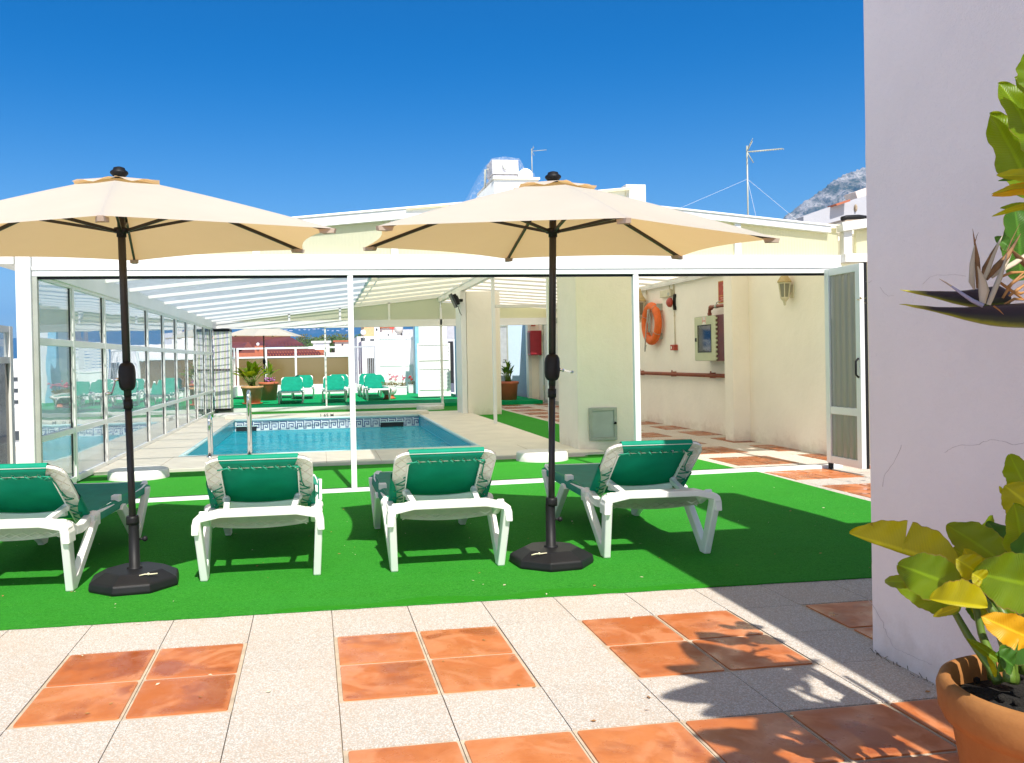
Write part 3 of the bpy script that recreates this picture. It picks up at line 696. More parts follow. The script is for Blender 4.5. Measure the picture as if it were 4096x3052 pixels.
# ---- folded stack of glass panels at the far left
ft = thing('folding_glass_door', 'stack of folded glass panels at the far left end of the pool', 'folding door', (-1.3,18.6,.1))
stripe = [(.80,.76,.86),(.74,.80,.56),(.86,.78,.84),(.60,.62,.78),(.86,.88,.72),(.88,.88,.90)]
for k in range(11):
    x = -1.50+k*.037; t = MB(); t.box((x,18.25,.16), (x+.030,18.85,2.14))
    m_ = simple('stack_glass', stripe[k % 6], .3, 0, .12, 3)
    lf = t.build('leaf_panel', m_, ft)
    t = MB(); t.box((x-.002,18.235,2.12), (x+.032,18.86,2.19)); t.box((x-.002,18.235,.10), (x+.032,18.86,.16)); t.box((x+.004,18.235,1.12), (x+.026,18.249,1.17)); t.build('clamp_profile', M['black'], lf)
# ---- tall swing panel beside the wall
dt = thing('glass_door', 'open white framed glass door with rippled reflections beside the tall wall', 'door', (6.77,4.4,0))
DX = 6.77; dy0, dy1 = 4.115, 4.745; DB, DT_ = .072, 2.222
mb = MB(); mb.box((DX-.025,dy0,DB), (DX+.025,dy0+.08,DT_)); mb.box((DX-.025,dy1-.08,DB), (DX+.025,dy1,DT_))
for z0, z1 in ((DB,DB+.08),(.62,.70),(DT_-.08,DT_)): mb.box((DX-.022,dy0+.08,z0), (DX+.022,dy1-.08,z1))
mb.build('frame', M['paint'], dt, .004)
for z0, z1 in ((DB+.08,.62),(.70,DT_-.08)):
    mb = MB(); n = 40
    ys = [dy0+.08+(dy1-dy0-.16)*i/n for i in range(n+1)]
    vs = []
    for y in ys: vs += [(DX+.006*sin(y*55)+.004*sin(y*118), y, z0), (DX+.006*sin(y*55+.5)+.004*sin(y*118+1), y, z1)]
    mb.add(vs, [(2*i,2*i+2,2*i+3,2*i+1) for i in range(n)], 0, True); mb.build('pane', M['glass_door'], dt)
mb = MB(); mb.box((DX+.026,dy0-.0,DB), (DX+.06,dy0+.09,DT_+.01)); mb.box((DX-.02,dy1-.06,0.004), (DX+.02,dy1-.02,DB-.001)); mb.build('edge_seal', M['black'], dt)
mb = MB(); mb.tube([(DX-.03,dy0+.03,1.03),(DX-.06,dy0+.03,1.06),(DX-.06,dy0+.03,1.2),(DX-.03,dy0+.03,1.23)], .011, 8); mb.build('handle', M['black'], dt)
# ------------------------------------------------------------------ pillars and walls inside
CH = 2.97
pa = thing('pillar', 'wide cream pillar with a grey metal hatch at its foot', 'pillar', (5,7.5,0))
mb = MB(); mb.box((4.60,7.08,.0), (5.42,8.0,2.78)); mb.build('shaft', M['wall_cream'], pa, .012)
mb = MB(); mb.box((4.50,6.76,.0), (4.86,7.075,.05)); mb.build('plinth_stone', M['deck'], pa, .006)
hx0, hx1, hz0, hz1 = 4.75,5.14,.165,.608
mb = MB(); fw = .042
mb.box((hx0,7.045,hz0), (hx0+fw,7.078,hz1)); mb.box((hx1-fw,7.045,hz0), (hx1,7.078,hz1)); mb.box((hx0+fw,7.045,hz0), (hx1-fw,7.078,hz0+fw)); mb.box((hx0+fw,7.045,hz1-fw), (hx1-fw,7.078,hz1))
hf = mb.build('hatch_frame', M['grey_metal'], pa, .003)
mb = MB(); mb.box((hx0+fw+.002,7.058,hz0+fw+.002), (hx1-fw-.002,7.072,hz1-fw-.002)); mb.build('hatch_door', simple('hatch_grey_green', (.42,.46,.42), .45, .1, .1, 5), hf)
mb = MB(); mb.box((hx0+.0,7.03,hz0+.06), (hx0+.05,7.044,hz0+.11)); mb.box((hx0,7.03,hz1-.13), (hx0+.05,7.044,hz1-.08)); mb.build('hinge', M['grey_metal'], hf)
mb = MB(); mb.lathe([(0,.0),(.016,0),(.016,.03),(0,.03)], 12, (0,0,0)); 
mb.v = [Vector((v.x+hx1-.03, 7.044-v.z, v.y+(hz0+hz1)/2+.01)) for v in mb.v]; mb.box((hx1-.055,7.02,.383), (hx1-.02,7.03,.393)); mb.build('latch', M['black'], hf)
pb = thing('pillar', 'cream pillar at the far right corner of the pool with a spotlight on it', 'pillar', (4.9,15.5,0))
mb = MB(); mb.box((4.51,15.2,.0), (5.22,16.1,2.85)); mb.build('shaft', M['wall_cream'], pb, .01)
mb = MB(); mb.box((5.22,15.23,.0), (5.30,16.1,2.84)); mb.build('return_wall', M['wall_cream'], pb, .006)
mb = MB(); mb.box((4.38,15.2,.05), (4.50,15.95,2.86)); mb.build('side_post', M['paint'], pb, .005)
st = thing('spotlight', 'black floodlight tilted down from the far pillar under the roof', 'floodlight', (4.2,15.1,2.6))
c_ = Vector((4.18,15.0,2.62)); R_ = Matrix.Rotation(radians(-24), 3, 'Y')
def rbox(mb, c, h, R, m=0):
    o = len(mb.v); mb.box((-h[0],-h[1],-h[2]), h, m)
    for i in range(o, len(mb.v)): mb.v[i] = R @ mb.v[i]+Vector(c)
mb = MB(); rbox(mb, c_, (.022,.15,.17), R_); mb.build('glass_front', M['window_dark'], st, .004)
mb = MB(); rbox(mb, c_+R_@Vector((.06,0,.0)), (.045,.12,.13), R_); rbox(mb, c_+R_@Vector((.11,0,.0)), (.02,.08,.08), R_); mb.build('housing', M['black'], st, .02)
mb = MB(); mb.box((4.30,14.98,2.60), (4.40,15.2,2.66)); mb.tube([(4.33,15.05,2.58),(4.30,15.0,2.45),(4.33,15.0,2.35),(4.39,15.15,2.3)], .008, 6); mb.build('bracket', M['black'], st)
# corridor walls on the right
cw = thing('corridor_wall', 'long cream wall on the right carrying the life ring and pipes', 'wall', (7.6,13,0))
mb = MB(); mb.box((7.56,7.9,.0), (7.9,20.0,2.72)); mb.box((7.56,20.0,.0), (7.9,22.0,2.72)); mb.build('far_wall', M['wall_cream'], cw)
mb = MB(); mb.box((7.20,7.80,.0), (7.60,8.06,2.68)); mb.build('pilaster', M['wall_cream'], cw, .01)
mb = MB(); mb.box((7.47,4.9,.0), (7.9,7.8,2.66)); mb.build('near_wall', M['wall_cream'], cw)
mb = MB(); mb.box((7.50,8.2,2.60), (7.558,19.8,2.66)); mb.tube([(7.49,8.2,2.58),(7.49,19.0,2.58)], .012, 6); mb.build('wall_plate', M['paint_old'], cw)
cracks = [[(487,620),(488,700),(489,760),(487,800),(486,860)]]
mb = MB()
for cr_ in ([c3(487,650),c3(489,720),c3(485,800),c3(489,900),c3(486,960)],):
    pts = [at(x, y, 7.465, 0) for x, y in cr_]
    mb.tube(pts, .002, 5)
mb.build('crack', M['joint'], cw)
ce = thing('rear_corridor_wall', 'white wall tinted by bluish shade with a grey door at the end of the corridor', 'wall', (7,22.4,.1))
mb = MB(); mb.box((5.4,22.3,.0), (9,22.6,3.2)); mb.box((7.62,20.5,.0), (8.0,22.3,3.2)); mb.build('wall', M['shade_wall'], ce)
a = at(*cc(412,570),22.28); b = at(*cc(492,1100),22.28)
mb = MB(); mb.box((a.x-.3,22.24,.1), (b.x,22.29,a.z)); dr_ = mb.build('door', simple('grey_door', (.42,.44,.46), .5), ce, .004)
mb = MB(); mb.box((b.x,22.22,.1), (b.x+.04,22.29,a.z+.04)); mb.box((a.x-.3,22.22,a.z), (b.x,22.29,a.z+.04)); mb.build('door_frame', M['grey_metal'], ce)
h_ = at(*cc(475,935),22.2); mb = MB(); mb.tube([(h_.x-.08,22.18,h_.z),(h_.x+.02,22.18,h_.z),(h_.x+.02,22.24,h_.z)], .012, 8); mb.build('handle', M['dark'], dr_)
# corridor end frame
cf_ = thing('corridor_end_frame', 'cream beam and jamb closing the far end of the corridor', 'door frame', (7,20.5,0))
mb = MB(); mb.box((5.2,20.45,2.315), (7.28,20.55,2.53)); mb.build('beam', M['cream_panel'], cf_, .004)
mb = MB(); mb.box((5.2,20.49,2.53), (7.3,20.51,2.86)); mb.build('infill_panel', M['cream_panel'], cf_)
mb = MB(); mb.box((7.24,20.44,.0), (7.34,20.56,2.53)); mb.build('jamb', M['paint_old'], cf_, .004)
mb = MB(); mb.box((5.2,20.44,.0), (7.24,20.56,.05)); mb.build('sill', M['paint_old'], cf_)
mb = MB(); mb.box((7.34,20.47,.0), (7.60,20.53,2.9)); mb.build('side_panel', M['wall_cream'], cf_)
# ---- corridor door in the wall
cd2 = thing('corridor_door', 'narrow pale aluminium door edge in the far corridor wall', 'door', (7.54,18.8,0))
mb = MB(); mb.box((7.52,17.6,.0), (7.558,19.8,.1)); mb.box((7.52,17.6,2.22), (7.558,19.8,2.36)); mb.box((7.52,19.7,.1), (7.558,19.8,2.22)); mb.build('frame', M['grey_metal'], cd2)
mb = MB(); mb.box((7.535,17.6,.1), (7.557,19.7,2.22)); mb.build('leaf', M['sign_white'], cd2)
mb = MB(); mb.box((7.50,19.72,.35), (7.519,19.79,.5)); mb.box((7.50,19.72,1.95), (7.519,19.79,2.1)); mb.build('hinge', M['ivory'], cd2)
# ------------------------------------------------------------------ wall fittings
WX = 7.54
lr = thing('life_ring', 'orange life ring with speckled rope hung on the corridor wall', 'life ring', (7.47,11.5,1.9))
def ring(mb, c, R, r, n=36, k=12, flat=1.0, m=0):
    vs = []
    for i in range(n):
        a = 2*pi*i/n
        for j in range(k):
            b = 2*pi*j/k; rr = R+r*cos(b)
            vs.append((c[0]-r*flat*sin(b), c[1]+rr*cos(a), c[2]+rr*sin(a)))
    mb.add(vs, [(i*k+j, ((i+1)%n)*k+j, ((i+1)%n)*k+(j+1)%k, i*k+(j+1)%k) for i in range(n) for j in range(k)], m, True)
RC = (7.45,11.50,1.905)
mb = MB(); ring(mb, RC, .325, .085, 40, 14, .8); mb.build('ring', M['orange'], lr)
mb = MB()
for a in (0.5, 2.2, 3.7, 5.3):
    n = Vector((0,cos(a),sin(a))); c_ = Vector(RC)+n*.325
    t_ = Vector((0,-sin(a),cos(a)))
    vs = []
    pts = [c_+ (n*cos(b)*.089 + Vector((1,0,0))*-sin(b)*.071) for b in [2*pi*j/14 for j in range(15)]]
    mb.tube(pts, .004, 5)
mb.build('seam_band', M['rope'], lr)
mb = MB()
for k in range(7):
    y0 = 11.44+.018*k; pts = [(7.40+.01*(k%2), y0+.02*sin(i*.9+k), 2.18-i*.055) for i in range(9)]; mb.tube(pts, .011, 6)
mb.tube([(7.37,11.42,2.18),(7.35,11.50,1.9),(7.36,11.60,1.55),(7.37,11.66,1.42),(7.36,11.63,1.38),(7.36,11.57,1.5)], .012, 6)
mb.build('rope', M['rope'], lr)
mb = MB(); mb.box((7.45,11.22,2.14), (7.56,11.24,2.27)); mb.box((7.45,11.24,1.60), (7.56,11.26,1.72)); mb.build('hook', M['grey_metal'], lr)
def lantern(name, c, s, label):
    t = thing(name, label, 'lantern', c, 'cream wall lanterns')
    x, y, z = c; x0 = x-.11*s
    mb = MB(); mb.lathe([(0,.16*s),(.018*s,.155*s),(.03*s,.12*s),(.05*s,.06*s),(.085*s,.01*s),(.105*s,-.02*s),(.10*s,-.03*s),(0,-.03*s)], 6, (x0,y,z+.12*s), 0, False); mb.build('cap', simple('ochre_rusty_cap', (.46,.34,.15), .6, 0, .2, 12), t, .002)
    mb = MB()
    n = 6
    mb.lathe([(.078*s,0),(.052*s,-.2*s)], 6, (x0,y,z+.09*s), 0, False); mb.build('lamp_glass', M['lamp_glass'], t)
    mb = MB()
    for k in range(6):
        a = 2*pi*k/6; mb.bar((x0+.083*s*cos(a),y+.083*s*sin(a),z+.09*s), (x0+.056*s*cos(a),y+.056*s*sin(a),z-.11*s), .012*s, .012*s)
    mb.lathe([(.085*s,.0),(.085*s,-.02*s),(.075*s,-.02*s)], 6, (x0,y,z+.092*s), 0, False)
    mb.lathe([(.062*s,.0),(.06*s,-.02*s),(.03*s,-.055*s),(.018*s,-.09*s),(.022*s,-.1*s),(0,-.115*s)], 6, (x0,y,z-.105*s), 0, False); mb.build('cage', M['ivory'], t)
    mb = MB(); mb.bar((x0+.02*s,y,z-.13*s), (x,y,z-.05*s), .02*s, .02*s); mb.box((x-.012,y-.04*s,z-.12*s), (x,y+.04*s,z+.06*s)); mb.build('wall_bracket', M['ivory'], t)
    return t
lantern('wall_lantern', (7.468,6.62,2.155), 1.0, 'cream wall lantern on the near wall between pilaster and glass door')
L1 = lantern('wall_lantern', (7.558,11.98,2.24), 1.35, 'cream wall lantern half hidden behind the life ring')
mb = MB(); mb.tube([(7.55,11.97,2.50),(7.55,11.97,2.72)], .008, 6); mb.build('cable', M['ivory'], L1)
t = thing('emergency_light', 'ivory rectangular emergency light high above the life ring', 'emergency light', (7.55,10.95,2.44))
mb = MB(); mb.box((7.50,10.72,2.37), (7.559,11.2,2.50)); mb.build('body', M['ivory'], t, .008)
mb = MB(); mb.box((7.497,10.76,2.39), (7.50,10.84,2.44)); mb.build('indicator', M['grey_metal'], t)
mb = MB(); mb.tube([(7.55,10.86,2.50),(7.55,10.86,2.68)], .006, 6); mb.build('cable', M['ivory'], t)
t = thing('alarm_bell', 'red alarm bell with black curved back plate on corridor wall', 'alarm bell', (7.54,10.66,2.25))
mb = MB(); mb.lathe([(0,.075),(.05,.07),(.085,.04),(.09,0),(0,0)], 20, (0,0,0)); mb.v = [Vector((7.50-v.z, 10.70+v.x, 2.255+v.y)) for v in mb.v]; mb.build('gong', simple('bell_red', (.40,.05,.03), .4), t)
mb = MB()
for k in range(8):
    a = -1.15+k*2.3/7; mb.box((7.52,10.60+.04*cos(a)-.03-.0,2.255+.13*sin(a)-.025), (7.559,10.60+.04*cos(a)+.02,2.255+.13*sin(a)+.025))
mb.build('back_plate', M['black'], t)
t = thing('cable_conduit', 'ivory cable conduit running down the wall to the red call point', 'conduit', (7.55,10.66,2))
mb = MB(); mb.tube([(7.545,10.69,2.85),(7.545,10.66,2.38)], .016, 8); mb.tube([(7.545,10.66,2.10),(7.545,10.64,1.48)], .009, 8); mb.box((7.535,10.64,2.0), (7.556,10.67,2.03)); mb.build('pipe', M['ivory'], t)
mb = MB(); mb.tube([(7.55,10.6,2.76),(7.55,9.8,2.70),(7.55,9.0,2.76)], .012, 6); mb.build('top_cable', M['ivory'], t)
t = thing('fire_call_point', 'small red fire call point with white label on corridor wall', 'call point', (7.54,10.66,1.44))
mb = MB(); mb.box((7.49,10.555,1.385), (7.559,10.735,1.485)); mb.build('box', M['sign_red'], t, .004)
mb = MB(); mb.box((7.487,10.66,1.41), (7.4895,10.70,1.46)); mb.build('label_plate', M['sign_white'], t)
# hose cabinet
t = thing('hose_cabinet', 'ivory fire hose cabinet with dark window and maroon side beside the pilaster', 'hose cabinet', (7.4,8.9,1.2))
HX = 7.30
mb = MB(); mb.box((HX+.02,8.30,1.195), (7.559,9.30,1.915)); mb.build('body', M['maroon'], t, .004)
mb = MB(); mb.box((HX,8.545,1.20), (HX+.018,8.70,1.91)); mb.box((HX,9.16,1.20), (HX+.018,9.29,1.91)); mb.box((HX,8.70,1.20), (HX+.018,9.16,1.345)); mb.box((HX,8.70,1.76), (HX+.018,9.16,1.91)); dd = mb.build('door', M['cabinet'], t, .002)
mb = MB(); mb.box((HX+.004,8.701,1.346), (HX+.009,9.159,1.759)); mb.build('window', M['cab_glass'], dd)
mb = MB(); 
for z0,z1,y0,y1 in ((1.33,1.345,8.685,9.175),(1.76,1.775,8.685,9.175)): mb.box((HX-.004,y0,z0), (HX-.0005,y1,z1))
for y0,y1 in ((8.685,8.70),(9.16,9.175)): mb.box((HX-.004,y0,1.345), (HX-.0005,y1,1.76))
mb.build('window_gasket', M['black'], dd)
mb = MB(); mb.box((HX-.006,9.215,1.51), (HX-.0005,9.27,1.57)); mb.build('lock', M['black'], dd)
mb = MB(); mb.box((HX-.003,8.86,1.78), (HX-.0005,9.0,1.905)); mb.build('sticker', M['sign_white'], dd)
mb = MB(); mb.box((HX-.005,8.875,1.83), (HX-.0032,8.985,1.845)); mb.box((HX-.005,8.875,1.80), (HX-.0032,8.885,1.90)); mb.box((HX-.005,8.975,1.80), (HX-.0032,8.985,1.90)); mb.build('sticker_mark', simple('sticker_red', (.7,.2,.12), .6), dd)
mb = MB(); ring(mb, (HX+.10,8.93,1.50), .12, .03, 28, 8, 1.2); ring(mb, (HX+.08,8.99,1.52), .07, .02, 24, 8, 1.0); mb.lathe([(0,0),(.05,0),(.05,.05),(0,.05)], 14, (HX+.08,8.93,1.64)); mb.tube([(HX+.05,8.8,1.7),(HX+.04,8.78,1.5),(HX+.05,8.85,1.38),(HX+.05,9.0,1.40),(HX+.05,9.1,1.6)], .012, 6); mb.build('hose', M['sign_white'], t)
mb = MB()
for k in range(10): mb.box((HX+.0,8.50,1.22+k*.07), (HX+.018,8.544,1.25+k*.07))
mb.build('hinge', M['cabinet'], t)
t = thing('hydrant_pipe', 'oxide red pipe with elbow and valve feeding the hose cabinet', 'pipe', (7.45,8.8,2.0))
mb = MB(); mb.tube([(7.42,8.98,1.915),(7.42,8.98,2.0)]+[(7.42,8.98-.06*(1-cos(a)),2.0+.06*sin(a)) for a in (.4,.8,1.2,1.57)]+[(7.42,8.62,2.06),(7.42,8.2,2.06)], .026, 12)
mb.lathe([(.034,0),(.034,.04)], 12, (7.42,8.98,1.93)); mb.ball((7.42,8.93,2.05), .042); mb.build('tube', M['brown_red'], t)
mb = MB(); mb.tube([(7.42,8.76,2.06),(7.42,8.70,2.06)], .034, 10); mb.tube([(7.42,8.73,2.06),(7.42,8.73,2.12),(7.42,8.60,2.135)], .008, 6); mb.build('valve', M['grey_metal'], t)
t = thing('wall_pipe', 'long horizontal oxide red pipe low on the corridor wall', 'pipe', (7.5,10.5,.95))
mb = MB(); mb.tube([(7.48,8.3,.955),(7.48,19.2,.955)], .033, 12); mb.build('tube', M['brown_red'], t)
for y in (9.1,10.65,12.2,13.8):
    mb = MB(); mb.box((7.465,y-.012,.91), (7.559,y+.012,1.0)); mb.tube([(7.48,y,1.0),(7.48,y,1.025)], .012, 6); mb.build('clip', M['brown_red'], t)
t = thing('fire_hose_sign', 'faded red fire hose sign above the cabinet beside the pilaster', 'sign', (7.55,8.8,2.3))
mb = MB(); mb.box((7.549,8.45,2.12), (7.559,8.93,2.47)); mb.build('board', M['sign_yellow'], t)
mb = MB(); mb.box((7.545,8.46,2.24), (7.5485,8.91,2.455)); mb.box((7.545,8.46,2.135), (7.5485,8.91,2.228)); mb.build('red_field', M['sign_red'], t)
mb = MB(); mb.tube([(7.543,8.75,2.30),(7.543,8.70,2.36),(7.543,8.76,2.40),(7.543,8.68,2.42)], .008, 5); mb.box((7.542,8.66,2.19), (7.5445,8.84,2.205)); mb.box((7.542,8.70,2.155), (7.5445,8.82,2.17)); mb.build('symbol', simple('sign_faded', (.62,.32,.22), .6), t)
# far corridor items
t = thing('extinguisher_box', 'dark red extinguisher box at the far end of the corridor wall', 'extinguisher box', (7.5,21.4,1.4))
a = at(*cc(660,620),20.9); b = at(*cc(765,620),20.3); zz0 = at(*cc(700,885),20.6).z; zz1 = at(*cc(700,620),20.6).z
mb = MB(); mb.box((7.22,20.05,zz0), (7.55,20.40,zz1)); mb.build('box', M['red'], t, .008)
mb = MB(); mb.box((7.205,20.09,zz0+.05), (7.219,20.36,zz1-.05)); mb.build('door_window', M['maroon'], t)
t = thing('extinguisher_sign', 'small red and white extinguisher sign above the dark red box', 'sign', (7.55,20.2,2.4))
a = at(*cc(735,445),20.2); b = at(*cc(760,560),20.2)
mb = MB(); mb.box((7.34,20.38,b.z), (7.46,20.395,a.z)); mb.build('board', M['sign_red'], t)
mb = MB(); mb.box((7.37,20.375,b.z+.14), (7.43,20.3795,a.z-.03)); mb.box((7.375,20.375,b.z+.03), (7.425,20.3795,b.z+.09)); mb.build('symbol', M['sign_white'], t)
t = thing('wall_conduit', 'thin ivory conduit with a switch box on the far corridor wall', 'conduit', (7.55,20,2))
mb = MB(); mb.tube([(7.545,19.95,2.85),(7.545,19.95,1.75)], .012, 6); mb.box((7.53,19.92,1.42), (7.556,19.98,1.75)); mb.build('pipe', M['ivory'], t)
mb = MB(); mb.box((7.52,19.2,2.46), (7.556,19.5,2.6)); mb.build('junction_box', M['ivory'], t)
# ---- pool ladder
t = thing('pool_ladder', 'polished steel pool ladder handrails at the near pool edge', 'pool ladder', (-.05,7.95,.05))
for x, zt in ((-.325,.60),(.197,.92)):
    mb = MB(); yb_, r = 7.86, .10
    pts = [(x,yb_-.16,.05),(x,yb_-.16,zt-.12)]+[(x,yb_-.06-.10*cos(a),zt-.10+.10*sin(a)) for a in [pi*k/8 for k in range(9)]]+[(x,yb_+.04,zt-.2),(x,yb_+.13,.0),(x,yb_+.13,-.9)]
    mb.tube(pts, .021 if zt < .7 else .024, 12); mb.build('handrail', M['chrome'], t)
    mb = MB(); mb.lathe([(.045,.0),(.04,.012),(.03,.018)], 16, (x,yb_-.16,.055)); mb.build('floor_flange', M['chrome'], t)
for z in (-.35,-.65): mb = MB(); mb.box((-.31,7.96,z), (.18,8.04,z+.02)); mb.build('step', M['plastic'], t)
# ------------------------------------------------------------------ sun loungers
def make_lounger():
    t = thing('sun_lounger', '', 'sun lounger')
    LEG = [(-.15,.395),(-.165,.37),(-.035,.0),(.045,.0),(.05,.012),(.43,.325),(.40,.35),(.34,.345),(.034,.085),(.012,.085),(-.07,.36),(-.075,.395)]
    FLEG = [(.93,.335),(.90,.31),(1.325,.012),(1.33,.0),(1.41,.0),(1.66,.33),(1.655,.36),(1.58,.36),(1.385,.085),(1.36,.085),(1.02,.325),(.99,.34)]
    def leg(poly, s):
        mb = MB(); a, b = s*.312, s*.357
        mb.prism([(u, v) for u, v in poly], 0, a, b)
        for v in mb.v: v.x += s*.020*(v.z/.38)*(1 if abs(v.x) > .3 else 1)
        mb.build('leg', M['plastic'], t, .008)
    for s in (-1, 1):
        leg(LEG, s); leg(FLEG, s)
    f = MB()
    # side rails: dip behind the head bar, rise to the hinge, run to the foot end
    for s in (-1, 1):
        pts = [(s*.325,-.10,.405),(s*.325,.0,.375),(s*.325,.08,.335),(s*.325,.20,.325),(s*.325,.36,.355),(s*.325,.50,.345),(s*.325,1.0,.33),(s*.32,1.55,.34),(s*.30,1.78,.35),(s*.27,1.88,.352)]
        for p, q in zip(pts, pts[1:]): f.bar(p, q, .045, .055)
        f.box((s*.30,.33,.30), (s*.37,.45,.375)); f.box((s*.29,.93,.33), (s*.345,1.0,.405))
        f.ball((s*.345,.385,.36), .038, 0, 10)
    # rounded head bar
    arch = [(-.385,.30),(-.383,.36),(-.372,.395),(-.35,.412),(-.31,.418),(-.24,.436),(.24,.436),(.31,.418),(.35,.412),(.372,.395),(.383,.36),(.385,.30),(.345,.30),(.335,.375),(.22,.398),(-.22,.398),(-.335,.375),(-.345,.30)]
    f.prism(arch, 1, -.16, -.05)
    f.box((-.30,-.05,.385), (.30,.02,.415)); f.box((-.27,1.86,.315), (.27,1.92,.365)); f.box((-.30,.93,.30), (.30,.98,.335))
    f.build('frame', M['plastic'], t, .006)
    # ribbed apron under the head bar
    ap = MB(); n = 14; vs = []
    for i in range(n+1):
        x = -.29+.58*i/n; sag = .022*(1-(x/.29)**2)
        vs += [(x,.05,.375), (x,-.02,.325-sag)]
    ap.add(vs, [(2*i,2*i+2,2*i+3,2*i+1) for i in range(n)], 0)
    for i in range(8):
        x = -.28+i*.07
        ap.bar((x,-.004,.345), (x+.07,-.012,.315), .003, .005); ap.bar((x+.07,-.004,.345), (x,-.012,.315), .003, .005)
        ap.build('apron', M['resin_rib'], t)
    # backrest in its own plane: s up along it, x across, n to the rear side
    H = Vector((0,.43,.335)); T = Vector((0,-.05,.742)); u_ = (T-H).normalized(); LB = (T-H).length
    nb = Vector((0, u_.z*-1, u_.y*1)); nb = Vector((0,-u_.z, u_.y))
    if nb.y > 0: nb = -nb
    def B(x, s, n): return Vector((x,0,0))+H+u_*s+nb*n
    def rr(hw, s0, s1, r, k=5):
        pts = [(-hw,s0)]
        pts = [(-hw, s0)]+[(-hw+r-r*cos(a), s1-r+r*sin(a)) for a in [pi/2*i/k for i in range(k+1)]]+[(hw-r+r*sin(a), s1-r+r*cos(a)) for a in [pi/2*i/k for i in range(k+1)]]+[(hw, s0)]
        return pts
    o_ = rr(.318,0,LB,.09); i_ = rr(.232,.0,LB-.085,.045)
    bf = MB(); n = len(o_)
    V = [B(x,s,0) for x,s in o_]+[B(x,s,0) for x,s in i_]+[B(x,s,.012) for x,s in o_]+[B(x,s,.012) for x,s in i_]
    F = []
    for i in range(n-1): F += [(i,i+1,n+i+1,n+i), (2*n+i,3*n+i,3*n+i+1,2*n+i+1)]
    bf.add(V, F)
    # raised rims on the rear side
    for ring_, w_ in ((o_, .008), (i_, .008)):
        for p, q in zip(ring_, ring_[1:]):
            bf.bar(B(p[0],p[1],.018), B(q[0],q[1],.018), w_, .016, 0, nb)
    bf.build('backrest_frame', M['plastic'], t, 0)
    rb = MB()
    for s in (-1, 1):
        m_ = 6; st_ = (LB-.06)/m_
        for k in range(m_):
            a0, a1 = .03+k*st_, .03+(k+1)*st_
            rb.bar(B(s*.236,a0,.014), B(s*.312,a1,.014), .004, .006, 0, nb); rb.bar(B(s*.312,a0,.014), B(s*.236,a1,.014), .004, .006, 0, nb)
    for k in range(7):
        x = -.245+k*.07
        rb.bar(B(x,LB-.08,.014), B(x+.07,LB-.008,.014), .004, .006, 0, nb); rb.bar(B(x+.07,LB-.08,.014), B(x,LB-.008,.014), .004, .006, 0, nb)
    rb.build('ribs', M['resin_rib'], t)
    # support bow
    sb = MB()
    for s in (-1, 1): sb.bar(B(s*.22,.20,.03), (s*.20,-.0,.40), .035, .03); sb.ball(B(s*.225,.20,.03), .026)
    m_ = 10; pts = [B(-.22+.44*i/m_, .165-.028*(1-((i-5)/5)**2), .045) for i in range(m_+1)]
    for p, q in zip(pts, pts[1:]): sb.bar(p, q, .032, .038)
    sb.build('support_bow', M['plastic'], t, .004)
    # sling: seat
    se = MB(); nx, ny = 8, 16; vs = []
    for j in range(ny+1):
        y = .43+1.49*j/ny; hw = .318 if y < 1.74 else .318-.085*(y-1.74)/.18
        for i in range(nx+1):
            x = -hw+2*hw*i/nx; z = .375-.022*cos(x/hw*pi/2)*sin(pi*min(1,max(0,(y-.43)/1.49)))-.022*max(0, 1-(y-.43)/.12)
            z -= .03*max(0,(y-1.88)/.04)
            vs.append((x,y,z))
    se.add(vs, [(j*(nx+1)+i, j*(nx+1)+i+1, (j+1)*(nx+1)+i+1, (j+1)*(nx+1)+i) for j in range(ny) for i in range(nx)], 0, True)
    for s in (-1, 1):   # hems wrapped round the side rails
        vs = []
        for j in range(ny+1):
            y = .45+1.28*j/ny; vs += [(s*.318,y,.373), (s*.352,y,.358), (s*.356,y,.318)]
        se.add(vs, [(3*j+k, 3*j+3+k, 3*j+4+k, 3*j+1+k) for j in range(ny) for k in (0, 1)], 0, True)
    se.build('seat_sling', M['sling'], t)
    bs = MB(); ns = 10; vs = []
    for j in range(ns+1):
        s_ = LB*j/ns; hw = .316 if s_ < LB*.76 else .316-.085*(s_-LB*.76)/(LB*.24)
        for i in range(nx+1):
            x = -hw+2*hw*i/nx; dip = .012*cos(x/hw*pi/2)*sin(pi*j/ns)
            vs.append(B(x, s_, -.012+dip))
    bs.add(vs, [(j*(nx+1)+i, j*(nx+1)+i+1, (j+1)*(nx+1)+i+1, (j+1)*(nx+1)+i) for j in range(ns) for i in range(nx)], 0, True)
    # top flap folded over the upper bar
    vs = []; m_ = 10; prof = [(LB,-.012),(LB+.010,.002),(LB+.006,.024),(LB-.03,.034),(LB-.068,.036)]
    for i in range(m_+1):
        f_ = i/m_
        for k, (s_, n_) in enumerate(prof):
            hw = .235 if k < 3 else .235-.012*(k-2)
            vs.append(B(-hw+2*hw*f_, s_+(.006*sin(f_*31) if k == 4 else 0), n_))
    bs.add(vs, [(i*5+k, (i+1)*5+k, (i+1)*5+k+1, i*5+k+1) for i in range(m_) for k in range(4)], 0, True)
    for s in (-1, 1):
        vs = []
        for i in range(9):
            s_ = .0+LB*(.60 if s < 0 else .46)*i/8; back = .05*(1-(i/8)**3)
            vs += [B(s*.316,s_,-.012), B(s*.332,s_,.002), B(s*.331,s_,.026), B(s*(.329-back), s_, .034)]
        bs.add(vs, [(4*i+k, 4*i+4+k, 4*i+5+k, 4*i+1+k) for i in range(8) for k in range(3)], 0, True)
    bs.build('backrest_sling', M['sling'], t)
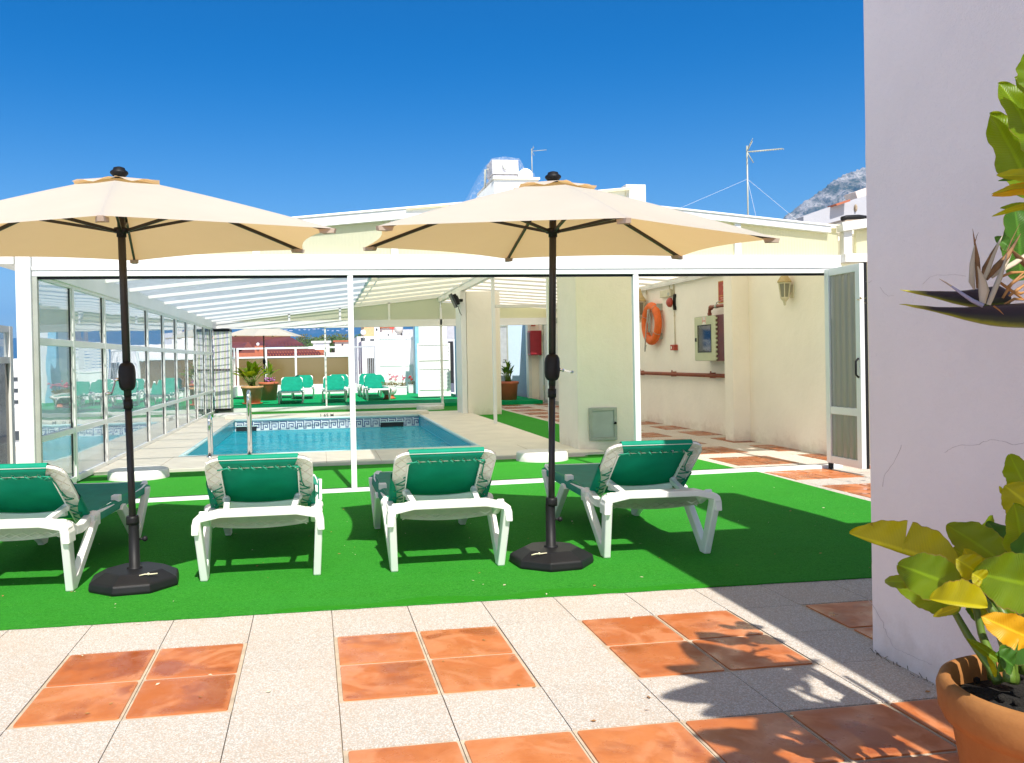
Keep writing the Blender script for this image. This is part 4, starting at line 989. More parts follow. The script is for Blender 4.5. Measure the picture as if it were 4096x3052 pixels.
    def eyelet(x, s_, n_):
        e_ = MB(); e_.lathe([(.006,0),(.011,0)], 12, (0,0,0))
        e_.v = [B(x+v.x, s_+v.y, n_) for v in e_.v]; e_.build('eyelet', M['chrome'], t)
    pts = [B(-.245,LB-.078,.042)]
    for k in range(6):
        x = -.18+k*.072; eyelet(x, LB-.056, .0385)
        pts += [B(x-.004,LB-.058,.043), B(x+.010,LB-.078,.046), B(x+.022,LB-.096,.028), B(x+.034,LB-.098,.012), B(x+.050,LB-.085,.022)]
    pts += [B(.2,LB-.05,.05), B(.235,LB-.06,.045), B(.25,LB-.085,.045), B(.23,LB-.09,.055), B(.21,LB-.07,.06), B(.24,LB-.05,.052), B(.242,LB-.08,.045), B(.247,LB-.16,.036), B(.25,LB-.24,.036), B(.268,LB-.30,.038)]
    l_ = MB(); l_.tube(pts, .0045, 6); l_.build('lacing', M['cord'], t)
    for s in (-1, 1):
        pts = []
        for k in range(4):
            s_ = .06+k*.085; eyelet(s*.295, s_, .0385)
            pts += [B(s*.297,s_,.042), B(s*.265,s_+.012,.034), B(s*.236,s_+.016,.022), B(s*.228,s_+.03,.006), B(s*.25,s_+.05,.026)]
        l_ = MB(); l_.tube(pts, .0045, 6); l_.build('lacing', M['cord'], t)
    return t
proto = make_lounger()
G1 = 'sun loungers standing in a row on the turf in front of the pool'
G2 = 'sun loungers on the far terrace beyond the pool'
lspec = [
 ((-.63,1.16,.008), -.06, 'green and white sun lounger cut off by the left edge beside the left parasol', G1),
 ((.785,1.20,.008), 0.0, 'green and white sun lounger between the left parasol and the middle of the turf', G1),
 ((1.925,1.18,.008), .01, 'green and white sun lounger just left of the right parasol base', G1),
 ((3.30,1.215,.008), -.035, 'green and white sun lounger right of the right parasol, half in its shade', G1),
 ((.31,22.5,.105), pi, 'far green sun lounger nearest the potted plants with a shaded backrest', G2),
 ((.60,25.4,.105), pi, 'far green sun lounger standing behind the one nearest the pots', G2),
 ((1.58,22.75,.105), pi, 'front one of the two far green sun loungers in the middle pair', G2),
 ((1.80,25.4,.105), pi, 'rear one of the two far green sun loungers in the middle pair', G2),
 ((2.86,23.1,.105), pi+.03, 'front one of the two far green sun loungers beside the painted bowl', G2),
 ((2.82,25.6,.105), pi, 'rear one of the far sun loungers beside the painted bowl', G2)]
for k, (loc, rz, lab, grp) in enumerate(lspec):
    o = proto if k == 0 else copy_tree(proto, None, ('eyelet', 'lacing', 'ribs') if k > 3 else ())
    o.location = loc; o.rotation_euler = (0,0,rz); o['label'] = lab; o['group'] = grp
# ------------------------------------------------------------------ parasols
def parasol(base, lean, phi, tilt, label, group, R=1.332, zr_=2.02, crank_ang=0.0, full=True, mats=None, flow=0):
    bx, by, bz = base
    t = thing('parasol', label, 'parasol', base, group)
    def P(z): return Vector((bx+lean[0]*z, by+lean[1]*z, bz+z))
    # base
    if full:
        mb = MB(); n = 8; a0 = pi/8+.12
        prof = [(.262,0),(.268,.012),(.262,.05),(.250,.058),(.175,.095),(.165,.098),(0,.100)]
        mb.lathe(prof, n, (bx,by,bz), 0, False, a0); b_ = mb.build('base', M['base'], t, .006)
        mb = MB(); mb.lathe([(.045,.099),(.045,.106),(.032,.110),(.030,.36),(.030,.37)], 24, (bx,by,bz)); mb.build('sleeve', M['black'], t)
        mb = MB(); mb.tube([(bx+.028,by,bz+.27),(bx+.055,by,bz+.27)], .007, 8); mb.ball((bx+.062,by,bz+.27), .017); mb.build('clamp_knob', M['black'], t)
        mb = MB(); q = Vector((bx+(-.17 if lean[0] > 0 else .06), by-.17, bz+.092)); mb.tube([q,q+Vector((.03,.0,.006)),q+Vector((.06,.004,.004)),q+Vector((.10,.01,.005))], .004, 6); mb.ball(q+Vector((.05,.003,.006)), .008); mb.build('wheel_clip', M['ivory'], t)
    mb = MB(); mb.tube([P(.36),P(.375),P(.395),P(.41)], [.037,.037,.037,.034], 20) if full else None
    if full: mb.build('collar', M['black'], t)
    mb = MB(); mb.tube([P(.05),P(1.12)], .0205, 18); mb.tube([P(1.12),P(2.44)], .0225, 18)
    mb.build('pole', M['pole'], t)
    mb = MB(); mb.tube([P(1.045),P(1.10)], .0265, 18); mb.build('joint_ring', M['black'], t)
    mb = MB(); zc = 1.235; ks = [-.085,-.078,-.06,-.03,0,.03,.06,.078,.085]; rs = [.02,.034,.045,.049,.049,.049,.045,.034,.02]
    mb.tube([P(zc+k) for k in ks], rs, 20); ch = mb.build('crank_housing', M['black'], t)
    c_ = P(zc-.01); d_ = Vector((cos(crank_ang), sin(crank_ang), 0))
    mb = MB(); mb.tube([c_+d_*.04, c_+d_*.075+Vector((0,0,-.01))], .010, 8)
    if flow: mb.bar(c_+d_*.065+Vector((0,0,0)), c_+d_*.09+Vector((0,0,-.085)), .014, .008); mb.tube([c_+d_*.09+Vector((0,0,-.085)), c_+d_*.125+Vector((0,0,-.087))], .008, 8)
    else: mb.bar(c_+d_*.05, c_+d_*.12+Vector((0,0,-.022)), .014, .010); mb.tube([c_+d_*.12+Vector((0,0,-.022)), c_+d_*.125+Vector((.0,-.02,-.02))], .008, 8)
    mb.build('crank_handle', M['chrome'], ch)
    # canopy
    tx, ty = tilt; nn = Vector((tx,ty,1)).normalized(); A_ = Vector((1,0,-tx)).normalized(); B_ = nn.cross(A_)
    C0 = P(zr_); HZ = .39
    def Q(rho, th, k):
        # k panel index, th in 0..1 across the panel, rho 0..1
        a, b = phi+k*pi/3, phi+(k+1)*pi/3
        ex = Vector((cos(a),sin(a)))*(1-th)+Vector((cos(b),sin(b)))*th
        sc_ = 4*th*(1-th); ex = ex*(1-.055*sc_*rho)
        p2 = ex*R*rho; z = HZ*(1-rho**1.12)-.022*sc_*sin(pi*rho)*rho+ .010*sc_*rho**3
        return C0+A_*p2.x+B_*p2.y+nn*z
    cn = MB(); nr, na = 12, 10
    for k in range(6):
        vs = [Q(.07+.93*i/nr, j/na, k) for i in range(nr+1) for j in range(na+1)]
        cn.add(vs, [(i*(na+1)+j, i*(na+1)+j+1, (i+1)*(na+1)+j+1, (i+1)*(na+1)+j) for i in range(nr) for j in range(na)], 0, True)
    can = cn.build('canopy', M['canvas'], t, fix=False)
    vt = MB()
    for k in range(6):
        vs = []
        for i in range(6):
            rho = .02+.185*i/5
            for j in range(9):
                th = j/8; q = Q(rho, th, k); up = .005+.010*sin(th*pi*3+k*1.3)*((i/5)**3)+.016*(i/5)
                vs.append(q+nn*up)
        vt.add(vs, [(i*9+j, i*9+j+1, (i+1)*9+j+1, (i+1)*9+j) for i in range(5) for j in range(8)], 0, True)
    vt.build('vent_cap', M['canvas'], can)
    if full:
        for k in range(6):
            pk = MB()
            a = phi+k*pi/3; e = A_*cos(a)+B_*sin(a); s_ = nn.cross(e); q = C0+e*R
            pk.add([q-e*.085-s_*.030+nn*.002,q+e*.006-s_*.012,q+e*.006+s_*.012,q-e*.085+s_*.030+nn*.002,q-e*.075-s_*.03-nn*.022,q+e*.0-s_*.014-nn*.024,q+e*.0+s_*.014-nn*.024,q-e*.075+s_*.03-nn*.022],
                [(0,1,2,3),(4,7,6,5),(0,4,5,1),(1,5,6,2),(2,6,7,3),(3,7,4,0)])
            pk.build('corner_pocket', M['canvas_trim'], can)
    hub = P(2.095)
    mb = MB(); mb.tube([hub-Vector((0,0,.035)),hub-Vector((0,0,.012)),hub-Vector((0,0,.01)),hub+Vector((0,0,.018)),hub+Vector((0,0,.02))], [.028,.028,.043,.043,.03], 16); mb.build('hub', M['black'], t)
    for k in range(6):
        a = phi+k*pi/3; e = A_*cos(a)+B_*sin(a)
        mb = MB(); pts = [Q(r, 0, k)-nn*.016 for r in (.05,.3,.5,.75,.985)]
        for p, q in zip(pts, pts[1:]): mb.bar(p, q, .014, .02)
        rb_ = mb.build('rib', M['pole'], t)
        mb = MB(); mb.bar(hub+e*.035, Q(.46,0,k)-nn*.03, .013, .018); mb.build('strut', M['pole'], rb_)
    top = C0+nn*HZ
    mb = MB(); mb.lathe([(.02,-.01),(.045,.018),(.052,.026),(.050,.036),(.036,.046),(.032,.058),(.015,.064),(0,.065)], 20, (P(2.43).x,P(2.43).y,top.z)); mb.build('finial', M['black'], t)
    return t
GP = 'beige parasols on octagonal black bases on the turf'
parasol((2.59,1.18,.008), (.024,.0), radians(210.14), (.029,-.045), 'beige parasol on black octagonal base standing right of the middle lounger', GP, crank_ang=-.1)
parasol((.05,1.19,.008), (-.0145,0), radians(218.4), (-.032,-.046), 'left beige parasol on black octagonal base with its canopy cut by the edge', GP, crank_ang=pi+.5, flow=1)
parasol((-.62,24.2,.105), (0,0), radians(200), (.02,-.02), 'distant off white parasol behind the potted plants on the far terrace', None, R=1.36, zr_=2.06, crank_ang=-.4)
# ------------------------------------------------------------------ tall wall on the right
wb = thing('stair_block', 'tall windowless lilac white rendered wall filling the right side', 'building', (5,-3,0))
mb = MB(); xs = 3.52
# slightly uneven corner
ns = 40; vs = []
for i in range(ns+1):
    z = -.02+3.105*i/ns; j_ = random.uniform(-.004,.004)+.006*sin(i*.5)
    vs += [(xs,-8,z),(xs,-.672,z),(xs+.012,-.66+j_,z),(8.2,-.66,z)]
mb.add(vs, [(4*i+k, 4*i+k+1, 4*i+k+5, 4*i+k+4) for i in range(ns) for k in range(3)], 0)
mb.add([(xs,-8,3.085),(xs,-.665,3.085),(8.2,-.66,3.085),(8.2,-8,3.085)], [(0,1,2,3)])
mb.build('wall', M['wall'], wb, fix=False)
def sh(x, y, h): return (x+.076*h, y-.82*h)
mb = MB(); hh = 4.6; poly = [sh(4.285,2.32,hh),sh(4.323,2.97,hh),sh(4.813,3.452,hh),sh(4.967,3.409,hh),sh(4.985,1.45,hh),sh(4.30,1.45,hh)]  # unseen block added on the roof, outline traced back from its shadow
mb.prism(poly, 2, 3.09, hh); mb.build('shadow_block', M['wall'], wb)
mb = MB()
for pts in ([(90,875),(130,930),(180,1020),(195,1070),(240,1155),(300,1185),(330,1200),(400,1230),(450,1250)], [(285,40),(250,120),(195,200),(180,270)], [(520,85),(560,60),(620,42),(700,40),(745,20),(790,10),(850,25),(900,40),(958,30)]):
    L = []
    for a, b in zip(pts, pts[1:]):
        for k in range(4): L.append((a[0]+(b[0]-a[0])*k/4+random.uniform(-4,4), a[1]+(b[1]-a[1])*k/4+random.uniform(-4,4)))
    L.append(pts[-1]); w3 = [at(*cl(x, y), xs-.0005, 0) for x, y in L]
    rs = [.0005+.0005*random.random() for _ in w3]; mb.tube(w3, rs, 4)
for pts in ([(85,1275),(105,1280),(120,1270)], [(165,1305),(185,1335),(210,1355),(240,1352)], [(400,1290),(440,1250),(480,1238),(520,1240),(570,1235),(640,1245)]):
    w3 = [at(*cup(x, y), xs-.0005, 0) for x, y in pts]; mb.tube(w3, .0005, 4)
mb.build('crack', simple('crack_shadow', (.50,.42,.42), .9), wb)
mb = MB(); 
for k in range(60):
    y = -.68-random.random()*1.3; q = Vector((xs-.004-random.random()*.02, y, .002)); mb.tube([q, q+Vector((random.uniform(-.012,.004),random.uniform(-.02,.02),random.uniform(.004,.02)))], .0012, 4)
tag(mb.build('moss_line', simple('moss_dirt', (.10,.075,.045), .95, 0, .5, 40), wb), kind='stuff')
# ------------------------------------------------------------------ strelitzia plants near the camera
def leaf_obj(parent, base, tip, width, side, mat, arch=.06, fold=.25, ts=44, tear=None, droop=(0,0,0), name='leaf', prof=None, half=None, wave=.022):
    base, tip = Vector(base), Vector(tip); side = Vector(side); d = tip-base; L = d.length
    side = (side-d*side.dot(d)/(L*L)).normalized(); up = side.cross(d).normalized()
    if up.z < 0: up = -up
    mb = MB(); pts = []; cols = 8
    for i in range(ts+1):
        t_ = i/ts; c = base+d*t_+up*(arch*L*4*t_*(1-t_))+Vector(droop)*(t_**2)*L
        if prof: wv = prof(t_)
        else: wv = sin(pi*min(1, t_**.80*.985+.012))**.62
        wv = max(.02, wv)*(1+.035*sin(t_*23+width*90)+.02*sin(t_*61))
        for j in range(cols+1):
            s_ = -1+2*j/cols
            if half == 1: s_ = max(s_, -.12)
            if half == -1: s_ = min(s_, .12)
            ww = width/2*wv
            if tear and abs(t_-tear[0]) < .5/ts+.001 and s_*tear[1] > .2: ww *= .45
            z = abs(s_)*fold*ww + wave*sin(t_*17+s_*3)*abs(s_)*width*2
            o = len(mb.v); mb.v.append(c+side*s_*ww+up*z); mb.uv[o] = (t_, .5+s_/2)
    n = cols+1
    for i in range(ts):
        for j in range(cols): mb.f.append([i*n+j, i*n+j+1, (i+1)*n+j+1, (i+1)*n+j]); mb.m.append(0); mb.s.append(True)
    o = mb.build(name, mat, parent, fix=False)
    return o
pl = thing('potted_plant', 'broad leaved bird of paradise plant with yellowing leaves in large terracotta pot', 'potted plant', (2.97,-2.18,0))
PC = (2.97,-2.18)
mb = MB(); mb.lathe([(.0,.0),(.165,.0),(.198,.16),(.226,.335),(.232,.345),(.246,.352),(.256,.375),(.260,.425),(.252,.449),(.238,.457),(.226,.450),(.219,.42),(.214,.33)], 56, (PC[0],PC[1],.003)); mb.build('pot', M['pot'], pl)
mb = MB(); n = 20; vs = [(PC[0]+.217*cos(2*pi*i/n)*r, PC[1]+.217*sin(2*pi*i/n)*r, .405+random.uniform(-.012,.012)) for r in (1,.66,.33) for i in range(n)]+[(PC[0],PC[1],.41)]
mb.add(vs, [(k*n+i, k*n+(i+1)%n, (k+1)*n+(i+1)%n, (k+1)*n+i) for k in range(2) for i in range(n)]+[(2*n+i, 2*n+(i+1)%n, 3*n) for i in range(n)])
for k in range(50):
    a, r = random.random()*6.28, random.random()*.2; mb.ball((PC[0]+r*cos(a),PC[1]+r*sin(a),.41+random.random()*.01), random.uniform(.005,.014), 0, 5)
mb.build('soil', M['soil'], pl)
LK = .72
def LL(bp, tp, Y1, Y2, width, side, mat, **k):
    return leaf_obj(pl, at(*cl(*bp), Y1), at(*cl(*tp), Y2), width*LK, side, mat, **k)
VS = (0,0,1); 
LL((590,712),(-4,528),-1.98,-1.78,.235,(.3,.1,1),M['leaf_yellow'],arch=-.05,half=1,tear=(.5,1),fold=.1)
LL((500,620),(228,604),-1.85,-1.7,.06,(0,.6,1),M['leaf_orange'],fold=.1)
LL((618,835),(262,700),-2.08,-1.95,.17,(.35,.2,1),M['leaf'],arch=.10,fold=.15)
LL((400,800),(192,792),-1.98,-1.9,.05,(0,.4,1),M['leaf'],arch=.35,fold=.3)
LL((610,945),(238,790),-2.0,-1.88,.115,(.2,.2,1),M['leaf'],arch=-.10,fold=.15)
LL((758,935),(438,890),-2.2,-2.12,.165,(.2,.1,1),M['leaf_yellow'],arch=.12,fold=.1,half=1)
LL((600,935),(458,985),-2.1,-2.05,.03,(0,.5,1),M['leaf_yellow'],fold=.2)
LL((840,690),(530,482),-1.95,-1.85,.16,(.5,.3,.9),M['leaf'],arch=.06,fold=.25)
LL((880,650),(752,462),-1.86,-1.8,.13,(1,.2,.3),M['leaf_dark'],arch=.05)
LL((700,590),(615,490),-1.8,-1.75,.09,(1,.2,.3),M['leaf_yellow'],arch=.05)
LL((760,640),(785,428),-1.75,-1.75,.10,(1,.3,0),M['leaf'],arch=.05)
LL((790,560),(640,520),-1.78,-1.7,.07,(0,.3,1),M['leaf_orange'],arch=.1)
LL((985,300),(880,92),-2.0,-2.0,.10,(1,-.3,.4),M['leaf'],arch=.03)
LL((1040,420),(850,265),-2.1,-2.05,.16,(.6,-.2,.9),M['leaf_yellow'],arch=.1,fold=.3)
LL((870,330),(822,268),-2.05,-2.05,.02,(1,0,0),M['leaf_yellow'],fold=.3)
LL((935,700),(900,360),-2.15,-2.15,.17,(1,.0,.15),M['leaf'],arch=.06,fold=.3)
LL((960,730),(975,520),-2.2,-2.2,.09,(1,.1,0),M['leaf_dark'],arch=.06,fold=.3)
LL((1090,830),(675,742),-2.25,-2.16,.20,(.1,.1,1),M['leaf'],arch=.08,fold=.2)
LL((740,790),(672,748),-2.18,-2.17,.07,(.3,.0,1),M['leaf_yellow'],arch=.15)
LL((700,745),(582,668),-2.12,-2.1,.10,(.6,.0,.9),M['leaf_yellow'],arch=.12,fold=.4)
LL((780,850),(715,780),-2.05,-2.02,.07,(1,.2,-.6),M['leaf'],arch=.05)
LL((620,770),(490,700),-1.95,-1.9,.11,(.5,.2,.8),M['leaf_dark'],arch=.05)
LL((720,860),(600,740),-1.95,-1.9,.12,(.6,.2,.8),M['leaf_dark'],arch=.05)
LL((950,880),(800,850),-1.95,-1.9,.11,(.2,.2,1),M['leaf_dark'],arch=.05)
LL((1000,1110),(722,985),-2.3,-2.28,.11,(.3,.0,1),M['leaf_orange'],arch=.1,fold=.2,tear=(.3,-1))
LL((1010,1060),(815,1215),-2.2,-2.2,.14,(1,.0,.9),M['leaf_dark'],arch=.05)
LL((1000,1180),(820,1290),-2.2,-2.25,.11,(.4,.0,1),M['leaf_dark'],arch=.12)
LL((830,1235),(642,1108),-2.1,-2.05,.036,(.6,.0,.9),M['leaf'],arch=.05,fold=.6)
LL((800,1320),(752,1200),-2.15,-2.15,.022,(1,.0,.3),M['leaf_yellow'],arch=.05,fold=.4)
for bp_, tp_, ya_, yb_, w_, m_ in (((760,700),(660,600),-1.80,-1.78,.13,'leaf_dark'),((860,760),(760,640),-1.82,-1.80,.14,'leaf_dark'),((930,620),(850,500),-1.82,-1.80,.12,'leaf_dark'),
   ((760,880),(650,800),-1.85,-1.84,.12,'leaf_dark'),((870,960),(790,860),-1.84,-1.84,.13,'leaf_dark'),((960,830),(860,760),-1.84,-1.82,.14,'leaf_dark'),((960,980),(890,880),-1.86,-1.84,.12,'leaf_dark'),
   ((700,700),(560,610),-1.84,-1.82,.10,'leaf'),((900,1260),(800,1190),-2.22,-2.22,.09,'leaf_dark'),((960,560),(900,440),-1.95,-1.95,.12,'leaf'),((620,900),(520,830),-1.9,-1.88,.10,'leaf_dark')):
    LL(bp_, tp_, ya_, yb_, w_, (.5,.3,.8), M[m_], arch=.06, fold=.3)
RL = random.Random(12)
for k in range(20):
    bx_, by_ = RL.uniform(760,940), RL.uniform(760,1050); a_ = RL.uniform(-2.5,-.9); ll_ = RL.uniform(170,290)
    yy_ = RL.uniform(-1.98,-1.80)
    LL((bx_-40, by_), (bx_-40+cos(a_)*ll_*1.1, by_+sin(a_)*ll_), yy_, yy_+RL.uniform(-.02,.06), RL.uniform(.10,.16), (RL.uniform(.3,1), RL.uniform(-.2,.4), RL.uniform(.2,.9)), M[RL.choice(['leaf','leaf','leaf','leaf_yellow','leaf_dark'])], arch=RL.uniform(.03,.12), fold=.3)
for k, (pts, Ys, r) in enumerate((
   ([(820,1350),(770,1260),(650,1090),(555,925)], (-2.08,-2.05,-2.0,-1.96), .011),
   ([(790,1330),(770,1200),(725,1080),(690,920)], (-2.02,-2.02,-2.0,-1.98), .011),
   ([(880,1350),(870,1200),(790,960),(645,775)], (-2.12,-2.1,-2.08,-2.02), .012),
   ([(900,1350),(890,1200),(850,980),(770,850)], (-2.05,-2.05,-2.0,-1.96), .012),
   ([(930,1330),(925,1150),(890,940),(880,860)], (-1.98,-1.98,-1.92,-1.9), .014),
   ([(960,1300),(950,1120),(935,940),(925,880)], (-2.1,-2.1,-2.1,-2.12), .010),
   ([(1000,1300),(985,1100),(960,900),(940,700)], (-2.15,-2.15,-2.15,-2.15), .011))):
    mb = MB(); P_ = [at(*cl(*p), y) for p, y in zip(pts, Ys)]
    Q_ = []
    for i in range(len(P_)-1):
        for j in range(4): Q_.append(P_[i].lerp(P_[i+1], j/4))
    Q_.append(P_[-1]); mb.tube(Q_, [r*(1.3-.6*i/len(Q_)) for i in range(len(Q_))], 8); mb.build('stem', M['stem'], pl)
# leaves beyond the frame that throw their shade on the tiles
def free_leaf(pr, b, t_, w_, side, mat, **k): return leaf_obj(pr, b, t_, w_, side, mat, **k)
# tall plant whose crown reaches in from the right
tp = thing('potted_plant', 'tall bird of paradise plant with white flower reaching in from the right edge', 'potted plant', (3.30,-2.68,0))
TC = (3.30,-2.68)
mb = MB(); mb.lathe([(0,0),(.15,0),(.20,.36),(.235,.375),(.235,.42),(.21,.425),(.195,.36),(0,.36)], 40, (TC[0],TC[1],.003)); mb.build('pot', M['pot'], tp)
for k, (tx_, ty_, tz_) in enumerate(((3.28,-2.2,1.9),(3.36,-2.3,1.7),(3.3,-2.45,2.1),(3.22,-2.15,1.45),(3.1,-2.75,2.0),(3.5,-2.5,2.0))):
    mb = MB(); b_ = Vector((TC[0]+random.uniform(-.05,.05),TC[1]+random.uniform(-.05,.05),.36)); e_ = Vector((tx_,ty_,tz_))
    mb.tube([b_, b_.lerp(e_,.35)+Vector((0,-.06,.05)), b_.lerp(e_,.7)+Vector((0,-.05,.05)), e_], [.024,.018,.014,.010], 8); mb.build('stem', M['stem'], tp)
def UL(bp, tp_, Y1, Y2, width, side, mat, **k):
    return leaf_obj(tp, at(*cup(*bp), Y1), at(*cup(*tp_), Y2), width*.62, side, mat, **k)
UL((1010,560),(815,180),-1.95,-1.95,.20,(1,.0,.4),M['leaf'],arch=.08,fold=.3)
UL((1060,330),(905,150),-2.0,-2.0,.12,(1,.0,.9),M['leaf'],arch=.1,fold=.3)
UL((1010,220),(975,10),-2.05,-2.05,.10,(1,0,0),M['leaf'],arch=.05)
UL((1010,800),(770,345),-1.90,-1.90,.27,(1,.0,.3),M['leaf'],arch=.02,fold=.25)
UL((1000,560),(880,370),-1.82,-1.82,.11,(1,0,.3),M['leaf'],arch=.02)
UL((1060,700),(806,690),-2.05,-2.0,.060,(0,.3,1),M['leaf_yellow'],arch=.03,fold=.3)
UL((1060,690),(815,722),-2.04,-2.0,.03,(0,.6,1),M['leaf_dark'],arch=.03,fold=.3)
UL((1060,775),(780,805),-2.02,-2.0,.065,(0,.4,1),M['leaf_orange'],arch=.12,fold=.3)
UL((1060,760),(778,795),-2.03,-2.01,.03,(0,.6,.8),M['leaf_yellow'],arch=.10,fold=.4)
UL((1060,840),(780,918),-2.0,-2.0,.030,(0,.5,1),M['leaf_yellow'],arch=.05,fold=.3)
UL((1040,880),(825,872),-1.98,-1.98,.045,(0,.4,1),M['leaf'],arch=.08,fold=.3)
UL((935,1270),(900,850),-1.75,-1.75,.24,(1,0,.1),M['leaf_dark'],arch=.04,fold=.2)
UL((1000,800),(960,500),-1.75,-1.75,.20,(1,0,.1),M['leaf_dark'],arch=.04,fold=.2)
UL((910,1110),(795,1030),-1.82,-1.80,.07,(.6,0,.9),M['leaf_dark'],arch=.06,fold=.3)
# flower
def FL(x, y, Y=-1.90): return at(*cfl(x, y), Y)
fl = MB()
def spathe(axis, name):
    # axis: list of (x, ytop, ybot) in crop pixels; a keeled boat
    mb = MB(); k = 12
    for i, (x, yt, yb_) in enumerate(axis):
        c = FL(x, (yt+yb_)/2); r = (FL(x, yb_)-FL(x, yt)).length/2; up = (FL(x, yt)-FL(x, yb_)).normalized() if r > 1e-6 else Vector((0,0,1))
        for j in range(k):
            a = 2*pi*j/k; o = len(mb.v); mb.v.append(c+up*r*cos(a)+Vector((.14,.99,0))*r*.5*sin(a)); mb.uv[o] = (i/(len(axis)-1), .5+.5*cos(a))
    for i in range(len(axis)-1):
        for j in range(k): mb.f.append([i*k+j, i*k+(j+1)%k, (i+1)*k+(j+1)%k, (i+1)*k+j]); mb.m.append(0); mb.s.append(True)
    return mb.build(name, M['spathe'], tp, fix=False)
spathe([(-8,1146,1150),(60,1145,1160),(150,1155,1185),(260,1163,1205),(400,1178,1238),(560,1180,1280),(720,1182,1325),(880,1170,1362),(1000,1158,1385),(1130,1150,1400),(1280,1140,1408),(1420,1130,1412),(1560,1150,1400),(1700,1200,1380)], 'flower_spathe')
_f = FL
def FL(x, y, Y=-1.86): return at(*cfl(x, y), Y)
spathe([(0,988,991),(90,995,1015),(200,999,1042),(330,1003,1068),(460,1003,1105),(600,1005,1145),(740,992,1175),(860,975,1190),(1000,955,1190),(1100,945,1180),(1200,1000,1160)], 'flower_spathe')
def blade(pts, ws, mat, Y=-1.88, name='sepal'):
    mb = MB(); n = len(pts); k = 6
    P_ = [at(*cfl(*p), Y) for p in pts]
    for i in range(n):
        tdir = (P_[min(i+1,n-1)]-P_[max(i-1,0)]).normalized(); vd = (P_[i]-CAM).normalized(); s_ = tdir.cross(vd).normalized(); w_ = ws[i]*KD/1366*496/KD/FPX*(P_[i]-CAM).dot(cf)*.5
        for j in range(k):
            a = 2*pi*j/k; mb.v.append(P_[i]+s_*w_*cos(a)+vd*w_*.35*sin(a))
    for i in range(n-1):
        for j in range(k): mb.f.append([i*k+j, i*k+(j+1)%k, (i+1)*k+(j+1)%k, (i+1)*k+j]); mb.m.append(0); mb.s.append(True)
    return mb.build(name, mat, tp, fix=False)
S, SB, PT, DL = M['sepal'], M['sepal_brown'], M['petal'], M['leaf_dry']
blade([(820,985),(790,900),(795,700),(820,500)], [20,60,50,10], S)
blade([(850,975),(862,850),(850,650),(825,480),(800,315)], [20,55,50,20,3], SB)
blade([(822,480),(845,400),(865,355)], [12,6,2], SB)
blade([(925,880),(950,780),(1020,600),(1130,390)], [30,75,55,6], S)
blade([(905,830),(925,750),(990,620),(1060,500)], [20,40,20,5], SB)
blade([(950,880),(1060,740),(1180,620),(1330,370)], [30,70,60,4], SB, -1.87)
blade([(1010,860),(1120,760),(1180,660),(1250,520)], [20,60,50,8], S, -1.86)
blade([(1180,560),(1230,440),(1320,260)], [16,10,3], SB, -1.85)
blade([(910,1140),(925,1000),(905,880),(855,730)], [60,105,70,8], S, -1.93)
blade([(975,1155),(1020,1040),(1100,850),(1180,590)], [45,55,55,8], S, -1.92)
blade([(920,1165),(800,1110),(680,1030),(560,945),(435,870)], [50,45,35,18,5], PT, -1.94, 'petal')
blade([(570,950),(500,905),(432,868)], [14,11,4], S, -1.945)
blade([(1030,1165),(1090,1210),(1140,1260)], [20,14,3], DL, -1.96)
for pts in ([(1090,900),(1200,980),(1366,1100)], [(1130,1080),(1230,920),(1360,800)], [(1110,850),(1220,800),(1420,790)], [(1200,1060),(1290,990),(1420,900)], [(1150,1150),(1260,1090),(1400,1100)], [(1230,1000),(1330,1030),(1420,1000)], [(1180,960),(1290,880),(1400,820)]):
    blade(pts, [26,34,18], DL, -1.89, 'dried_bract')
blade([(1240,560),(1310,640),(1400,720)], [20,60,70], SB, -1.84)
blade([(1150,760),(1270,690),(1400,600)], [50,60,50], S, -1.84)
mb = MB(); mb.tube([at(*cfl(1650,1290),-1.92), Vector((3.24,-2.2,1.2)), Vector((3.28,-2.5,.7)), Vector((TC[0],TC[1],.37))], [.018,.016,.016,.018], 10); mb.build('flower_stem', M['stem'], tp)
# extra out of frame crown
RC_ = random.Random(31); crown = []
def cast(x, y, h): return Vector((x+.076*h, y-.82*h, h))
for (x0_, y0_, x1_, y1_, h_, w_) in (
  (2.98,-.98,2.76,-.40,2.6,.20), (3.00,-.98,3.24,-.72,2.55,.11), (2.95,-1.05,2.42,-.98,2.6,.14), (2.95,-1.10,2.50,-1.16,2.5,.12),
  (3.00,-1.15,2.62,-1.36,2.4,.13), (2.90,-.95,2.56,-.68,2.7,.12), (3.02,-1.02,3.10,-.90,2.5,.06), (3.00,-1.05,3.02,-1.0,2.5,.05),
  (3.05,-1.30,2.70,-1.55,2.2,.14), (2.86,-.9,2.98,-.62,2.65,.10), (3.10,-1.35,3.02,-1.12,2.1,.12), (3.12,-1.45,3.18,-1.22,2.0,.14),
  (2.66,-1.42,2.40,-1.30,2.2,.10), (2.62,-1.55,2.36,-1.50,2.0,.09)):
    crown.append((cast(x0_, y0_, h_-.1), cast(x1_, y1_, h_+.1), w_*1.5, (RC_.uniform(-.2,.2)+(y1_-y0_), -(x1_-x0_), .15), 'leaf'))
for k in range(5):
    mb = MB(); b_ = Vector((TC[0]+.03*k-.06, TC[1]-.03*k, .36)); e_ = cast(2.97+.03*k, -1.0-.06*k, 2.45-.08*k)
    mb.tube([b_, b_.lerp(e_,.4)+Vector((.05,-.03,0)), b_.lerp(e_,.75)+Vector((.05,-.02,0)), e_], [.026,.02,.016,.012], 8); mb.build('stem', M['stem'], tp)
for (b_, t_, w_, sd, mt) in crown:
    leaf_obj(tp, b_, t_, w_, sd, M[mt], arch=.08)
